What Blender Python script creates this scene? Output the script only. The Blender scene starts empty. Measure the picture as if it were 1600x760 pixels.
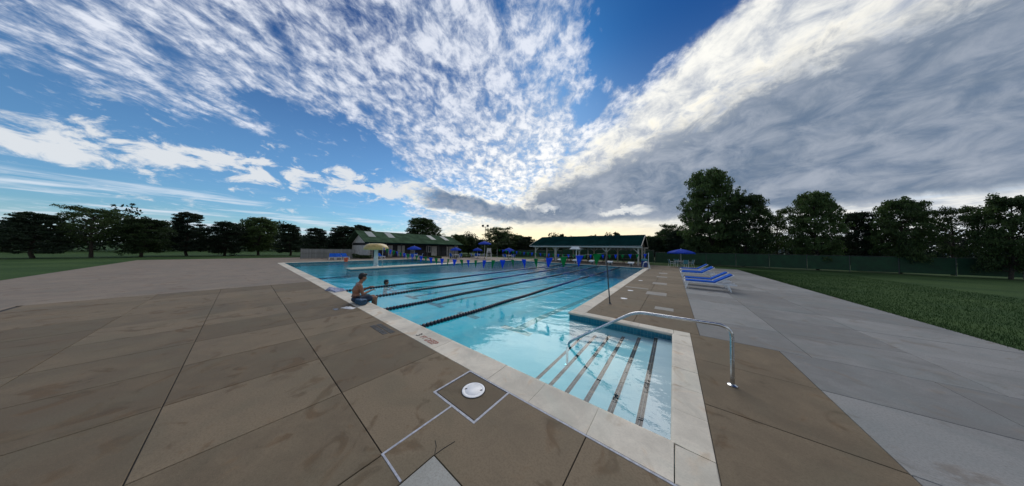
import bpy, bmesh, math, random
import numpy as np
from mathutils import Vector, Matrix, Euler
random.seed(7)
rng = np.random.default_rng(11)
SC = bpy.context.scene
COL = SC.collection
R_ = math.radians

# ------------------------------------------------------------------ camera
# calibrated from the vanishing points of the pool edges and deck joints (photo 1600 x 760)
FPX, CX, CY, CAMH = 325.0, 800.0, 380.0, 1.90
_A = Vector((1052 - CX, 393 - CY, FPX)).normalized()      # +Y of the place, in image axes
_B = -Vector((378 - CX, 382 - CY, FPX)).normalized()      # +X of the place
_B = (_B - _A * _A.dot(_B)).normalized()
_Z = _B.cross(_A)
def ray(x, y):
    d = Vector((x - CX, y - CY, FPX))
    return Vector((_B.dot(d), _A.dot(d), _Z.dot(d))).normalized()
def G(x, y, z=0.0):
    """point of the horizontal plane at height z seen at photo pixel x, y"""
    d = ray(x, y); t = (z - CAMH) / d.z
    return Vector((d.x * t, d.y * t, z))
def height_at(p, x, y):
    """height of the point seen at pixel x, y above the ground point p"""
    d = ray(x, y); t = math.hypot(p.x, p.y) / math.hypot(d.x, d.y)
    return CAMH + d.z * t
cam_data = bpy.data.cameras.new('camera')
cam_data.sensor_width = 36.0
cam_data.lens = 36.0 * FPX / 1600.0
cam_data.clip_start = 0.05
cam_data.clip_end = 20000.0
cam = bpy.data.objects.new('camera', cam_data)
COL.objects.link(cam)
_m = Matrix(((_B[0], -_B[1], -_B[2]), (_A[0], -_A[1], -_A[2]), (_Z[0], -_Z[1], -_Z[2])))
cam.matrix_world = Matrix.Translation((0, 0, CAMH)) @ _m.to_4x4()
SC.camera = cam

# ------------------------------------------------------------------ exposure
SC.view_settings.view_transform = 'Standard'
SC.view_settings.look = 'None'
SC.view_settings.gamma = 1.0
SC.view_settings.exposure = 0.48
SC.view_settings.use_curve_mapping = False

# ------------------------------------------------------------------ node helper
class N:
    """a float or colour socket with arithmetic"""
    def __init__(s, nt, sock): s.nt, s.s = nt, sock
    def _op(s, op, *o, clamp=False):
        n = s.nt.nodes.new('ShaderNodeMath'); n.operation = op; n.use_clamp = clamp
        for i, v in enumerate((s,) + o):
            if isinstance(v, N): s.nt.links.new(v.s, n.inputs[i])
            else: n.inputs[i].default_value = v
        return N(s.nt, n.outputs[0])
    def __add__(s, o): return s._op('ADD', o)
    __radd__ = __add__
    def __sub__(s, o): return s._op('SUBTRACT', o)
    def __rsub__(s, o): return (s * -1.0) + o
    def __mul__(s, o): return s._op('MULTIPLY', o)
    __rmul__ = __mul__
    def __truediv__(s, o): return s._op('DIVIDE', o)
    def clamp(s): return s._op('ADD', 0.0, clamp=True)
    def max(s, o): return s._op('MAXIMUM', o)
    def min(s, o): return s._op('MINIMUM', o)
    def pow(s, o): return s._op('POWER', o)
    def sm(s, a, b, lo=0.0, hi=1.0):
        n = s.nt.nodes.new('ShaderNodeMapRange'); n.interpolation_type = 'SMOOTHSTEP'
        s.nt.links.new(s.s, n.inputs[0])
        n.inputs[1].default_value = a; n.inputs[2].default_value = b
        n.inputs[3].default_value = lo; n.inputs[4].default_value = hi
        return N(s.nt, n.outputs[0])
def combine(nt, x, y, z=0.0):
    n = nt.nodes.new('ShaderNodeCombineXYZ')
    for i, v in enumerate((x, y, z)):
        if isinstance(v, N): nt.links.new(v.s, n.inputs[i])
        else: n.inputs[i].default_value = v
    return N(nt, n.outputs[0])
def noise(nt, vec, scale, detail=4.0, rough=0.55, dist=0.0, lac=2.0):
    n = nt.nodes.new('ShaderNodeTexNoise')
    if vec is not None: nt.links.new(vec.s, n.inputs['Vector'])
    n.inputs['Scale'].default_value = scale; n.inputs['Detail'].default_value = detail
    n.inputs['Roughness'].default_value = rough; n.inputs['Distortion'].default_value = dist
    n.inputs['Lacunarity'].default_value = lac
    return N(nt, n.outputs[0])
def mixc(nt, fac, a, b):
    n = nt.nodes.new('ShaderNodeMix'); n.data_type = 'RGBA'
    for i, v in ((0, fac), (6, a), (7, b)):
        if isinstance(v, N): nt.links.new(v.s, n.inputs[i])
        elif i: n.inputs[i].default_value = (v[0], v[1], v[2], 1.0)
        else: n.inputs[i].default_value = v
    return N(nt, n.outputs[2])

# ------------------------------------------------------------------ sky and sun
SUN_AZ, SUN_EL = -27.0, 42.0            # degrees, azimuth clockwise from +Y
def build_world():
    w = bpy.data.worlds.new('World'); SC.world = w; w.use_nodes = True
    w.cycles.sampling_method = 'MANUAL'; w.cycles.sample_map_resolution = 256
    nt = w.node_tree; nt.nodes.clear()
    out = nt.nodes.new('ShaderNodeOutputWorld'); bg = nt.nodes.new('ShaderNodeBackground')
    sky = nt.nodes.new('ShaderNodeTexSky'); sky.sky_type = 'NISHITA'; sky.sun_disc = False
    sky.sun_elevation = R_(SUN_EL); sky.sun_rotation = R_(SUN_AZ)
    sky.air_density = 1.0; sky.dust_density = 0.6; sky.ozone_density = 2.2; sky.altitude = 100
    tc = nt.nodes.new('ShaderNodeTexCoord'); sep = nt.nodes.new('ShaderNodeSeparateXYZ')
    nt.links.new(tc.outputs['Generated'], sep.inputs[0])
    dx, dy, dz = (N(nt, sep.outputs[i]) for i in range(3))
    az = dx._op('ARCTAN2', dy) * 57.29578
    el = dz._op('ARCSINE') * 57.29578
    zz = dz.max(0.0) + 0.22
    u, v = dx / zz, dy / zz
    a = R_(-36.0)                        # the cloud streets run away towards this azimuth
    s = u * math.sin(a) + v * math.cos(a)
    t = u * math.cos(a) - v * math.sin(a)
    flat = combine(nt, s * 0.9, t)
    soft = combine(nt, s * 0.8, t, 3.7)
    # angle-space wobble for ragged cloud edges
    ang = combine(nt, az * 0.1, el * 0.1)
    w1 = noise(nt, ang, 1.6, 5, 0.6) - 0.5
    w2 = noise(nt, combine(nt, az * 0.1, el * 0.1, 9.0), 1.3, 5, 0.6) - 0.5
    azw = az + w1 * 16.0
    elw = el + w2 * 9.0
    # --- fleecy high layer
    n_big = noise(nt, soft, 1.5, 4, 0.55)
    n_fin = noise(nt, flat, 8.0, 9, 0.66, 0.45)
    n_puf = noise(nt, combine(nt, s * 0.85, t * 1.1, 1.3), 19.0, 6, 0.62, 0.35)
    wedge = azw.sm(-20, -13) * (elw - az.min(14.0) * 0.20).sm(36.0, 40.5)
    hole = ((az + 17.5) / 4.5).pow(2.0) + ((elw - 33.5) / 2.6).pow(2.0)
    hole = hole.sm(0.4, 1.6, 1.0, 0.0)
    left_gap = ((azw + 78.0) / 13.0).pow(2.0) + ((elw - 21.0 - (az + 78.0) * -0.12) / 4.2).pow(2.0)
    left_gap = left_gap.sm(0.5, 1.5, 1.0, 0.0)
    low_left = azw.sm(-60, -66) * elw.sm(20, 17)
    cover = 0.66 - wedge * 0.55 - hole * 0.4 - left_gap * 0.45 - low_left * 0.45
    cover = cover + (n_big - 0.5) * 0.75 - azw.sm(-52, -85) * 0.10 + elw.sm(36, 20) * 0.10
    dens = cover + (n_fin - 0.5) * 1.15 + (n_puf - 0.5) * 0.95
    high = dens.sm(0.31, 0.95)
    # --- small puffs low on the left
    n_low = noise(nt, combine(nt, az * 0.11, el * 0.19, 4.0), 2.3, 7, 0.62, 0.4)
    band = ((el - 13.6 - (az + 70.0) * 0.06) / 2.6).pow(2.0).sm(0.0, 1.6, 1.0, 0.0)
    puffs = (n_low + band * 0.16 - 0.08).sm(0.485, 0.63) * low_left
    # --- thin streaks towards the horizon
    n_str = noise(nt, combine(nt, az * 0.035, el * 0.55, 2.0), 1.7, 5, 0.6, 0.2)
    streak = n_str.sm(0.47, 0.66) * el.sm(10, 6.5)
    # --- grey bank, right and along the bottom
    n_bank = noise(nt, combine(nt, az * 0.1, el * 0.155, 6.0), 2.1, 8, 0.62, 0.5)
    nb = (n_bank - 0.5) * 15.0
    bank_top = az.max(-40.0).min(12.0) * 0.27 + 27.0
    bank_r = (bank_top - el + nb * 1.1).sm(-2.5, 5.5) * (az + nb * 1.2).sm(-37, -31)
    arm = (el + nb * 0.35 - 9.3 + (az + 38.0) * 0.16) / 2.7
    arm = arm.pow(2.0).sm(0.1, 1.7, 1.0, 0.0) * (az + nb).sm(-68, -56)
    grey = bank_r.max(arm)
    rim_fill = (az.max(-40.0).min(14.0) * 0.55 + 37.5 - el + nb * 0.8).sm(0.0, 5.0) * (az + nb * 0.8).sm(-42, -32)
    under = (el + nb * 0.34).sm(5.2, 8.4)
    grey = grey * under
    slit = (((az + 9.5) / 6.0).pow(2.0) + ((el - 9.8 + nb * 0.42) / 1.1).pow(2.0)).sm(0.1, 1.5, 1.0, 0.0)
    slit2 = (((az + 28.0) / 3.2).pow(2.0) + ((el - 10.6 + nb * 0.45) / 1.2).pow(2.0)).sm(0.1, 1.5, 1.0, 0.0)
    grey = grey * (1.0 - slit.max(slit2) * 0.55)
    # --- colours
    blue = N(nt, sky.outputs[0])
    def scale(c, k):
        n = nt.nodes.new('ShaderNodeMix'); n.data_type = 'RGBA'; n.blend_type = 'MULTIPLY'; n.inputs[0].default_value = 1.0
        nt.links.new(c.s, n.inputs[6]); n.inputs[7].default_value = (k[0], k[1], k[2], 1) if isinstance(k, tuple) else (k, k, k, 1)
        return N(nt, n.outputs[2])
    S = 9.1                              # clouds are given for background strength 0.1
    base = mixc(nt, el.sm(14.0, 46.0), scale(blue, (0.385, 0.61, 0.75)), scale(blue, (0.043, 0.185, 0.415)))
    sun_d = (((az - SUN_AZ) / 40.0).pow(2.0) + ((el - 12.0) / 26.0).pow(2.0)).sm(0.0, 1.0, 1.0, 0.0)
    white = mixc(nt, sun_d, (0.66 * S, 0.69 * S, 0.76 * S), (0.92 * S, 0.90 * S, 0.86 * S))
    shade = mixc(nt, sun_d, (0.25 * S, 0.32 * S, 0.45 * S), (0.38 * S, 0.43 * S, 0.52 * S))
    thick = (n_puf * 0.6 + n_fin * 0.7).sm(0.50, 0.80)
    hi_col = mixc(nt, thick, shade, white)
    c = mixc(nt, high * 0.92, base, hi_col)
    rim_tex = (n_fin * 0.6 + n_bank * 0.7).sm(0.42, 0.80)
    rim_col = mixc(nt, rim_tex, (0.34 * S, 0.38 * S, 0.45 * S), (0.80 * S, 0.79 * S, 0.74 * S))
    c = mixc(nt, rim_fill * (1.0 - wedge * 0.9) * (dens + 0.25).sm(0.25, 0.7) * 0.95, c, rim_col)
    c = mixc(nt, puffs * 0.9, c, (0.62 * S, 0.64 * S, 0.66 * S))
    glow = el.sm(12.0, 3.0) * ((az - SUN_AZ) / 44.0).pow(2.0).sm(0.0, 1.0, 1.0, 0.0)
    glow_c = mixc(nt, glow, (0.55 * S, 0.62 * S, 0.70 * S), (0.98 * S, 0.84 * S, 0.54 * S))
    c = mixc(nt, (streak * 0.85).max(glow * 0.95).max(el.sm(5.0, 0.0) * 0.6), c, glow_c)
    g_tex = (n_bank * 0.75 + n_big * 0.45).sm(0.42, 0.80)
    g_col = mixc(nt, g_tex, (0.085 * S, 0.135 * S, 0.215 * S), (0.25 * S, 0.29 * S, 0.365 * S))
    rim = (arm.max(bank_r) * (1.0 - arm.max(bank_r)) * 4.0) * under * (n_fin * 0.6 + n_bank * 0.6).sm(0.45, 0.75)
    c = mixc(nt, rim * (az - SUN_AZ).pow(2.0).sm(300.0, 2600.0, 0.75, 0.35), c, (0.84 * S, 0.79 * S, 0.66 * S))
    c = mixc(nt, grey * grey.sm(0.1, 1.0) * 0.90, c, g_col)
    c = mixc(nt, el.sm(0.0, -3.0), c, (0.10 * S, 0.11 * S, 0.11 * S))
    nt.links.new(c.s, bg.inputs[0]); bg.inputs[1].default_value = 0.1
    nt.links.new(bg.outputs[0], out.inputs[0])
build_world()
sun = bpy.data.lights.new('sun', 'SUN'); sun.energy = 1.2; sun.angle = R_(46); sun.color = (1.0, 0.955, 0.89)
sun_o = bpy.data.objects.new('sun', sun); COL.objects.link(sun_o)
_sd = Vector((math.sin(R_(SUN_AZ)) * math.cos(R_(SUN_EL)), math.cos(R_(SUN_AZ)) * math.cos(R_(SUN_EL)), math.sin(R_(SUN_EL))))
sun_o.rotation_euler = _sd.to_track_quat('Z', 'Y').to_euler()

# ------------------------------------------------------------------ mesh helpers
class MB:
    """collects shapes, builds ONE mesh object"""
    def __init__(s): s.v, s.f = [], []
    def add(s, vs, fs, M=None):
        o = len(s.v)
        s.v += [tuple(M @ Vector(p)) if M is not None else tuple(p) for p in vs]
        s.f += [tuple(i + o for i in f) for f in fs]
        return s
    def box(s, c, d, rz=0.0, M=None, cham=0.0):
        x, y, z = d[0] / 2, d[1] / 2, d[2] / 2
        if cham:
            k = min(cham, x * .9, y * .9, z * .9); vs = []
            for zz, sh in ((-z, k), (-z + k, 0), (z - k, 0), (z, k)):
                vs += [(-x + sh, -y + sh, zz), (x - sh, -y + sh, zz), (x - sh, y - sh, zz), (-x + sh, y - sh, zz)]
            fs = [(3, 2, 1, 0), (12, 13, 14, 15)]
            for l in range(3):
                for i in range(4):
                    j = (i + 1) % 4; fs.append((l * 4 + i, l * 4 + j, l * 4 + 4 + j, l * 4 + 4 + i))
        else:
            vs = [(-x, -y, -z), (x, -y, -z), (x, y, -z), (-x, y, -z), (-x, -y, z), (x, -y, z), (x, y, z), (-x, y, z)]
            fs = [(3, 2, 1, 0), (4, 5, 6, 7), (0, 1, 5, 4), (1, 2, 6, 5), (2, 3, 7, 6), (3, 0, 4, 7)]
        T = Matrix.Translation(c) @ Matrix.Rotation(rz, 4, 'Z')
        return s.add(vs, fs, (M @ T) if M is not None else T)
    def slab(s, x0, x1, y0, y1, z0, z1, cham=0.0):
        return s.box(((x0 + x1) / 2, (y0 + y1) / 2, (z0 + z1) / 2), (x1 - x0, y1 - y0, z1 - z0), cham=cham)
    def path(s, pts, r, n=8, cap=True):
        """round tube through points, r a number or list"""
        pts = [Vector(p) for p in pts]; m = len(pts)
        rr = r if isinstance(r, (list, tuple)) else [r] * m
        vs, fs = [], []; ref = None
        for i, p in enumerate(pts):
            t = (pts[min(i + 1, m - 1)] - pts[max(i - 1, 0)]).normalized()
            if ref is None: ref = t.orthogonal().normalized()
            ref = (ref - t * ref.dot(t)).normalized(); b = t.cross(ref)
            for k in range(n):
                a = 2 * math.pi * k / n
                vs.append(p + (ref * math.cos(a) + b * math.sin(a)) * rr[i])
        for i in range(m - 1):
            for k in range(n):
                k2 = (k + 1) % n; fs.append((i * n + k, i * n + k2, (i + 1) * n + k2, (i + 1) * n + k))
        if cap: fs += [tuple(range(n - 1, -1, -1)), tuple(range((m - 1) * n, m * n))]
        return s.add(vs, fs)
    def bar(s, p, q, w, d):
        """square bar from p to q"""
        p, q = Vector(p), Vector(q); t = (q - p); L = t.length
        M = Matrix.Translation((p + q) / 2) @ t.to_track_quat('Z', 'Y').to_matrix().to_4x4()
        return s.box((0, 0, 0), (w, d, L), M=M)
    def lathe(s, prof, c=(0, 0, 0), n=24):
        vs, fs = [], []
        for r, z in prof:
            for k in range(n):
                a = 2 * math.pi * k / n; vs.append((c[0] + r * math.cos(a), c[1] + r * math.sin(a), c[2] + z))
        for i in range(len(prof) - 1):
            for k in range(n):
                k2 = (k + 1) % n; fs.append((i * n + k, i * n + k2, (i + 1) * n + k2, (i + 1) * n + k))
        fs += [tuple(range(n - 1, -1, -1)), tuple(range((len(prof) - 1) * n, len(prof) * n))]
        return s.add(vs, fs)
    def prism(s, poly, z0, z1):
        n = len(poly)
        vs = [(p[0], p[1], z0) for p in poly] + [(p[0], p[1], z1) for p in poly]
        fs = [tuple(range(n - 1, -1, -1)), tuple(range(n, 2 * n))] + [(i, (i + 1) % n, n + (i + 1) % n, n + i) for i in range(n)]
        return s.add(vs, fs)
    def extrude(s, prof, p0, p1, side):
        """profile points (a, z): a along the horizontal vector side, swept from p0 to p1"""
        p0, p1, side = Vector(p0), Vector(p1), Vector(side); n = len(prof)
        vs = [p0 + side * a + Vector((0, 0, z)) for a, z in prof] + [p1 + side * a + Vector((0, 0, z)) for a, z in prof]
        fs = [tuple(range(n)), tuple(range(2 * n - 1, n - 1, -1))] + [((i + 1) % n, i, n + i, n + (i + 1) % n) for i in range(n)]
        return s.add(vs, fs)
    def mesh(s, name, mat, smooth=False):
        me = bpy.data.meshes.new(name); me.from_pydata(s.v, [], s.f)
        bm = bmesh.new(); bm.from_mesh(me); bmesh.ops.recalc_face_normals(bm, faces=bm.faces); bm.to_mesh(me); bm.free()
        me.materials.append(mat)
        if smooth:
            me.polygons.foreach_set('use_smooth', [True] * len(me.polygons))
            try: me.set_sharp_from_angle(angle=R_(40))
            except Exception: pass
        return me
    def build(s, name, mat, parent=None, smooth=False, loc=None, kind=None):
        return link(name, s.mesh(name, mat, smooth), parent, loc, kind)
def link(name, data, parent=None, loc=None, kind=None):
    o = bpy.data.objects.new(name, data); COL.objects.link(o)
    if parent is not None: o.parent = parent
    if loc is not None: o.location = loc
    if kind: o['kind'] = kind
    return o
def tag(o, label, cat, group=None):
    o['label'] = label; o['category'] = cat
    if group: o['group'] = group
    return o
def thing(name, label, cat, loc=(0, 0, 0), rz=0.0, group=None, scale=1.0):
    o = bpy.data.objects.new(name, None); COL.objects.link(o); o.empty_display_size = 0.2
    o.location = loc; o.rotation_euler = (0, 0, rz); o.scale = (scale,) * 3
    return tag(o, label, cat, group)
def copy_tree(o, label, loc, rz=0.0, scale=None):
    kids = KIDS(o)
    c = o.copy(); COL.objects.link(c); c.location = loc; c.rotation_euler = (0, 0, rz); c['label'] = label
    if scale is not None: c.scale = (scale,) * 3 if not isinstance(scale, tuple) else scale
    for k in kids:
        d = k.copy(); COL.objects.link(d); d.parent = c
        for g in KIDS(k):
            e = g.copy(); COL.objects.link(e); e.parent = d
    return c
def KIDS(o): return [x for x in COL.objects if x.parent == o]

# ------------------------------------------------------------------ materials
def new_mat(name):
    m = bpy.data.materials.new(name); m.use_nodes = True
    return m, m.node_tree, m.node_tree.nodes['Principled BSDF']
def plain(name, col, rough=0.6, var=0.12, vscale=8.0, bump=0.0, bscale=60.0, metal=0.0, spec=0.5, obj_var=0.0, col2=None):
    m, nt, b = new_mat(name)
    tc = nt.nodes.new('ShaderNodeTexCoord'); vec = N(nt, tc.outputs['Object'])
    n = noise(nt, vec, vscale, 5, 0.6)
    c2 = col2 or tuple(x * (1 - var * 2.2) for x in col)
    c1 = tuple(min(1, x * (1 + var * 0.6)) for x in col)
    f = n.sm(0.35, 0.7)
    if obj_var:
        oi = nt.nodes.new('ShaderNodeObjectInfo'); f = (f + (N(nt, oi.outputs['Random']) - 0.5) * obj_var).clamp()
    nt.links.new(mixc(nt, f, c2, c1).s, b.inputs['Base Color'])
    nt.links.new((n * 0.25 + (rough - 0.12)).s, b.inputs['Roughness'])
    b.inputs['Metallic'].default_value = metal; b.inputs['Specular IOR Level'].default_value = spec
    if bump:
        bn = nt.nodes.new('ShaderNodeBump'); bn.inputs['Strength'].default_value = bump; bn.inputs['Distance'].default_value = 0.01
        nt.links.new(noise(nt, vec, bscale, 4, 0.6).s, bn.inputs['Height']); nt.links.new(bn.outputs[0], b.inputs['Normal'])
    return m
def concrete(name, col, stain, wet=0.0, rough=0.75, speck=0.45, tint=0.35):
    """weathered concrete, in world coordinates so that stains run across pieces"""
    m, nt, b = new_mat(name)
    g = nt.nodes.new('ShaderNodeNewGeometry'); pos = N(nt, g.outputs['Position'])
    oi = nt.nodes.new('ShaderNodeObjectInfo'); rnd = N(nt, oi.outputs['Random'])
    big = noise(nt, pos, 0.75, 5, 0.6, 0.6); mid = noise(nt, pos, 3.1, 5, 0.65, 0.8); fine = noise(nt, pos, 55.0, 3, 0.7); grit = noise(nt, pos, 190.0, 2, 0.6)
    blot = (noise(nt, pos, 1.9, 4, 0.55, 1.4) - 0.5)
    c = mixc(nt, (big * 0.7 + mid * 0.5 + (rnd - 0.5) * tint).sm(0.38, 0.82), tuple(x * 0.74 for x in col), tuple(x * 1.16 for x in col))
    c = mixc(nt, blot.sm(0.07, 0.17) * 0.6, c, stain)
    c = mixc(nt, (mid * 0.6 + blot).sm(0.36, 0.5) * 0.35, c, (col[0] * 1.05, col[1] * 0.86, col[2] * 0.72))
    c = mixc(nt, noise(nt, pos, 1.1, 3, 0.5, 0.8).sm(0.45, 0.68) * 0.45, c, (col[0] * 0.80, col[1] * 0.90, col[2] * 0.92))
    c = mixc(nt, fine.sm(0.42, 0.66) * speck, c, tuple(x * 0.62 for x in col))
    c = mixc(nt, grit.sm(0.60, 0.72) * speck, c, tuple(min(1, x * 1.5) for x in col))
    nt.links.new(c.s, b.inputs['Base Color'])
    nt.links.new((big * 0.35 + mid * 0.2 + (rough - 0.30)).s, b.inputs['Roughness'])
    b.inputs['Specular IOR Level'].default_value = 0.12
    bn = nt.nodes.new('ShaderNodeBump'); bn.inputs['Strength'].default_value = 0.35; bn.inputs['Distance'].default_value = 0.006
    nt.links.new((fine * 0.7 + grit * 0.4 + mid * 1.2).s, bn.inputs['Height']); nt.links.new(bn.outputs[0], b.inputs['Normal'])
    return m
M = {}
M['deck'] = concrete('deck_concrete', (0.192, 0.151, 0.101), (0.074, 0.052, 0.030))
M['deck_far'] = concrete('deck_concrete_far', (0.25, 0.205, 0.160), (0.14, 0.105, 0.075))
M['deck_grey'] = concrete('grey_concrete', (0.25, 0.25, 0.24), (0.16, 0.155, 0.14))
M['deck_pale'] = concrete('pale_concrete', (0.38, 0.365, 0.33), (0.24, 0.22, 0.19), tint=0.1)
M['coping'] = concrete('coping_concrete', (0.66, 0.605, 0.50), (0.44, 0.38, 0.28), speck=0.2, rough=0.7, tint=0.12)
M['patch'] = concrete('patch_concrete', (0.34, 0.32, 0.285), (0.24, 0.21, 0.18), tint=0.1)
M['joint'] = plain('joint_filler', (0.035, 0.032, 0.03), 0.9, 0.2, 20)
M['caulk'] = plain('grey_caulk', (0.42, 0.44, 0.50), 0.55, 0.15, 25)
M['crack'] = plain('crack_dark', (0.02, 0.018, 0.016), 0.9)
M['plaster'] = plain('pool_plaster', (0.45, 0.53, 0.575), 0.7, 0.01, 1.2)
M['tread'] = plain('step_plaster', (0.48, 0.555, 0.595), 0.7, 0.01, 2.0)
M['tile_teal'] = None
M['tile_black'] = plain('black_tile', (0.008, 0.010, 0.016), 0.6, 0.25, 30, obj_var=0.3, spec=0.05)
M['lane_tile'] = plain('grey_lane_tile', (0.045, 0.06, 0.08), 0.4, 0.2, 6)
M['white'] = plain('white_paint', (0.76, 0.77, 0.76), 0.45, 0.06, 5)
M['white_plastic'] = plain('white_plastic', (0.80, 0.81, 0.82), 0.35, 0.05, 7)
M['steel'] = plain('stainless_steel', (0.62, 0.64, 0.66), 0.24, 0.08, 14, metal=1.0)
M['dark_metal'] = plain('dark_metal', (0.06, 0.065, 0.07), 0.5, 0.15, 12)
M['blue_fabric'] = plain('blue_canvas', (0.016, 0.058, 0.42), 0.75, 0.14, 9, bump=0.2, bscale=90, obj_var=0.5, spec=0.04)
M['blue_sling'] = plain('blue_sling', (0.015, 0.11, 0.52), 0.8, 0.14, 14, bump=0.25, bscale=150, spec=0.04)
M['teal_sling'] = plain('teal_sling', (0.09, 0.26, 0.30), 0.6, 0.14, 14, spec=0.04)
def vinyl(name, col):
    """thin pennant vinyl, partly see-through to light from behind"""
    m = plain(name, col, 0.6, 0.12, 6, obj_var=0.4, spec=0.1); nt = m.node_tree; b = nt.nodes['Principled BSDF']
    tr = nt.nodes.new('ShaderNodeBsdfTranslucent'); tr.inputs[0].default_value = col + (1,)
    mx = nt.nodes.new('ShaderNodeMixShader'); mx.inputs[0].default_value = 0.45
    nt.links.new(b.outputs[0], mx.inputs[1]); nt.links.new(tr.outputs[0], mx.inputs[2]); nt.links.new(mx.outputs[0], nt.nodes['Material Output'].inputs[0])
    return m
M['flag_blue'] = vinyl('blue_vinyl', (0.02, 0.11, 0.75))
M['flag_green'] = vinyl('green_vinyl', (0.015, 0.27, 0.085))
M['navy'] = plain('navy_float', (0.006, 0.010, 0.035), 0.35, 0.2, 12)
M['mid_blue'] = plain('blue_float', (0.012, 0.05, 0.22), 0.35, 0.15, 12)
M['cord'] = plain('white_cord', (0.55, 0.55, 0.53), 0.6)
M['roof_green'] = plain('green_roof', (0.070, 0.118, 0.072), 0.9, 0.16, 0.7, bump=0.3, bscale=20, spec=0.0)
M['roof_dark'] = plain('dark_green_roof', (0.005, 0.026, 0.027), 0.95, 0.14, 0.6, bump=0.3, bscale=20, spec=0.0)
M['siding'] = plain('white_siding', (0.58, 0.57, 0.54), 0.6, 0.10, 1.5)
M['siding_grey'] = plain('grey_boards', (0.26, 0.27, 0.26), 0.7, 0.16, 2.0, obj_var=0.6)
M['opening_shade'] = plain('painted_opening_shade', (0.015, 0.017, 0.022), 0.6)  # near-black colour standing in for the shade inside openings
M['door_dark'] = plain('dark_door', (0.03, 0.034, 0.045), 0.45)
M['glass'] = plain('window_glass', (0.05, 0.07, 0.09), 0.06, 0.1, 3, spec=0.8)
M['skylight'] = plain('skylight_panel', (0.27, 0.30, 0.29), 0.6, 0.08, 3)
M['timber'] = plain('white_timber', (0.52, 0.50, 0.44), 0.55, 0.12, 4)
M['timber_dark'] = plain('brown_timber', (0.10, 0.075, 0.05), 0.7, 0.2, 4)
M['mushroom'] = plain('yellow_cap', (0.62, 0.46, 0.16), 0.4, 0.14, 2.0)
M['mush_post'] = plain('pale_blue_post', (0.50, 0.60, 0.62), 0.4, 0.08, 3)
M['orange'] = plain('orange_plastic', (0.75, 0.10, 0.03), 0.4)
M['bark'] = plain('bark', (0.055, 0.043, 0.032), 0.9, 0.3, 9, bump=0.8, bscale=25)
M['soil'] = plain('soil', (0.05, 0.04, 0.03), 0.9)
M['grille'] = plain('wind_screen', (0.012, 0.055, 0.024), 0.8, 0.15, 1.5)
M['towel'] = plain('white_towel', (0.78, 0.78, 0.77), 0.9, 0.06, 9, bump=0.5, bscale=120)
M['towel_blue'] = plain('pale_blue_towel', (0.36, 0.40, 0.55), 0.9, 0.2, 9, bump=0.5, bscale=120)
M['red_paint'] = plain('faded_red_paint', (0.46, 0.19, 0.14), 0.7, 0.22, 60)
M['black_paint'] = plain('worn_black_paint', (0.07, 0.068, 0.065), 0.7, 0.3, 50)
def leaf_mat(name, c1, c2):
    m, nt, b = new_mat(name)
    g = nt.nodes.new('ShaderNodeNewGeometry'); pos = N(nt, g.outputs['Position'])
    oi = nt.nodes.new('ShaderNodeObjectInfo')
    f = (noise(nt, pos, 0.55, 3, 0.6) * 0.7 + N(nt, g.outputs['Random Per Island']) * 0.35 + N(nt, oi.outputs['Random']) * 0.35).sm(0.35, 1.0)
    nt.links.new(mixc(nt, f, c1, c2).s, b.inputs['Base Color'])
    b.inputs['Roughness'].default_value = 0.65; b.inputs['Specular IOR Level'].default_value = 0.25
    tr = nt.nodes.new('ShaderNodeBsdfTranslucent'); nt.links.new(mixc(nt, f, c1, (c2[0] * 1.6, c2[1] * 1.8, c2[2])).s, tr.inputs[0])
    mx = nt.nodes.new('ShaderNodeMixShader'); mx.inputs[0].default_value = 0.22
    nt.links.new(b.outputs[0], mx.inputs[1]); nt.links.new(tr.outputs[0], mx.inputs[2])
    nt.links.new(mx.outputs[0], nt.nodes['Material Output'].inputs[0])
    return m
M['leaf'] = leaf_mat('leaf_green', (0.018, 0.038, 0.014), (0.072, 0.115, 0.036))
M['leaf_dark'] = leaf_mat('leaf_dark', (0.010, 0.022, 0.012), (0.030, 0.052, 0.022))
M['leaf_needle'] = leaf_mat('leaf_needle', (0.012, 0.026, 0.017), (0.034, 0.055, 0.032))
def grass_mat():
    m, nt, b = new_mat('lawn')
    g = nt.nodes.new('ShaderNodeNewGeometry'); pos = N(nt, g.outputs['Position'])
    f = noise(nt, pos, 0.25, 4, 0.6) * 0.6 + noise(nt, pos, 9.0, 4, 0.7) * 0.5
    nt.links.new(mixc(nt, f.sm(0.35, 0.75), (0.022, 0.055, 0.016), (0.06, 0.105, 0.032)).s, b.inputs['Base Color'])
    b.inputs['Roughness'].default_value = 0.9; b.inputs['Specular IOR Level'].default_value = 0.1
    bn = nt.nodes.new('ShaderNodeBump'); bn.inputs['Strength'].default_value = 0.6; bn.inputs['Distance'].default_value = 0.03
    nt.links.new(noise(nt, pos, 30.0, 3, 0.7).s, bn.inputs['Height']); nt.links.new(bn.outputs[0], b.inputs['Normal'])
    return m
M['grass'] = grass_mat()
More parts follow.
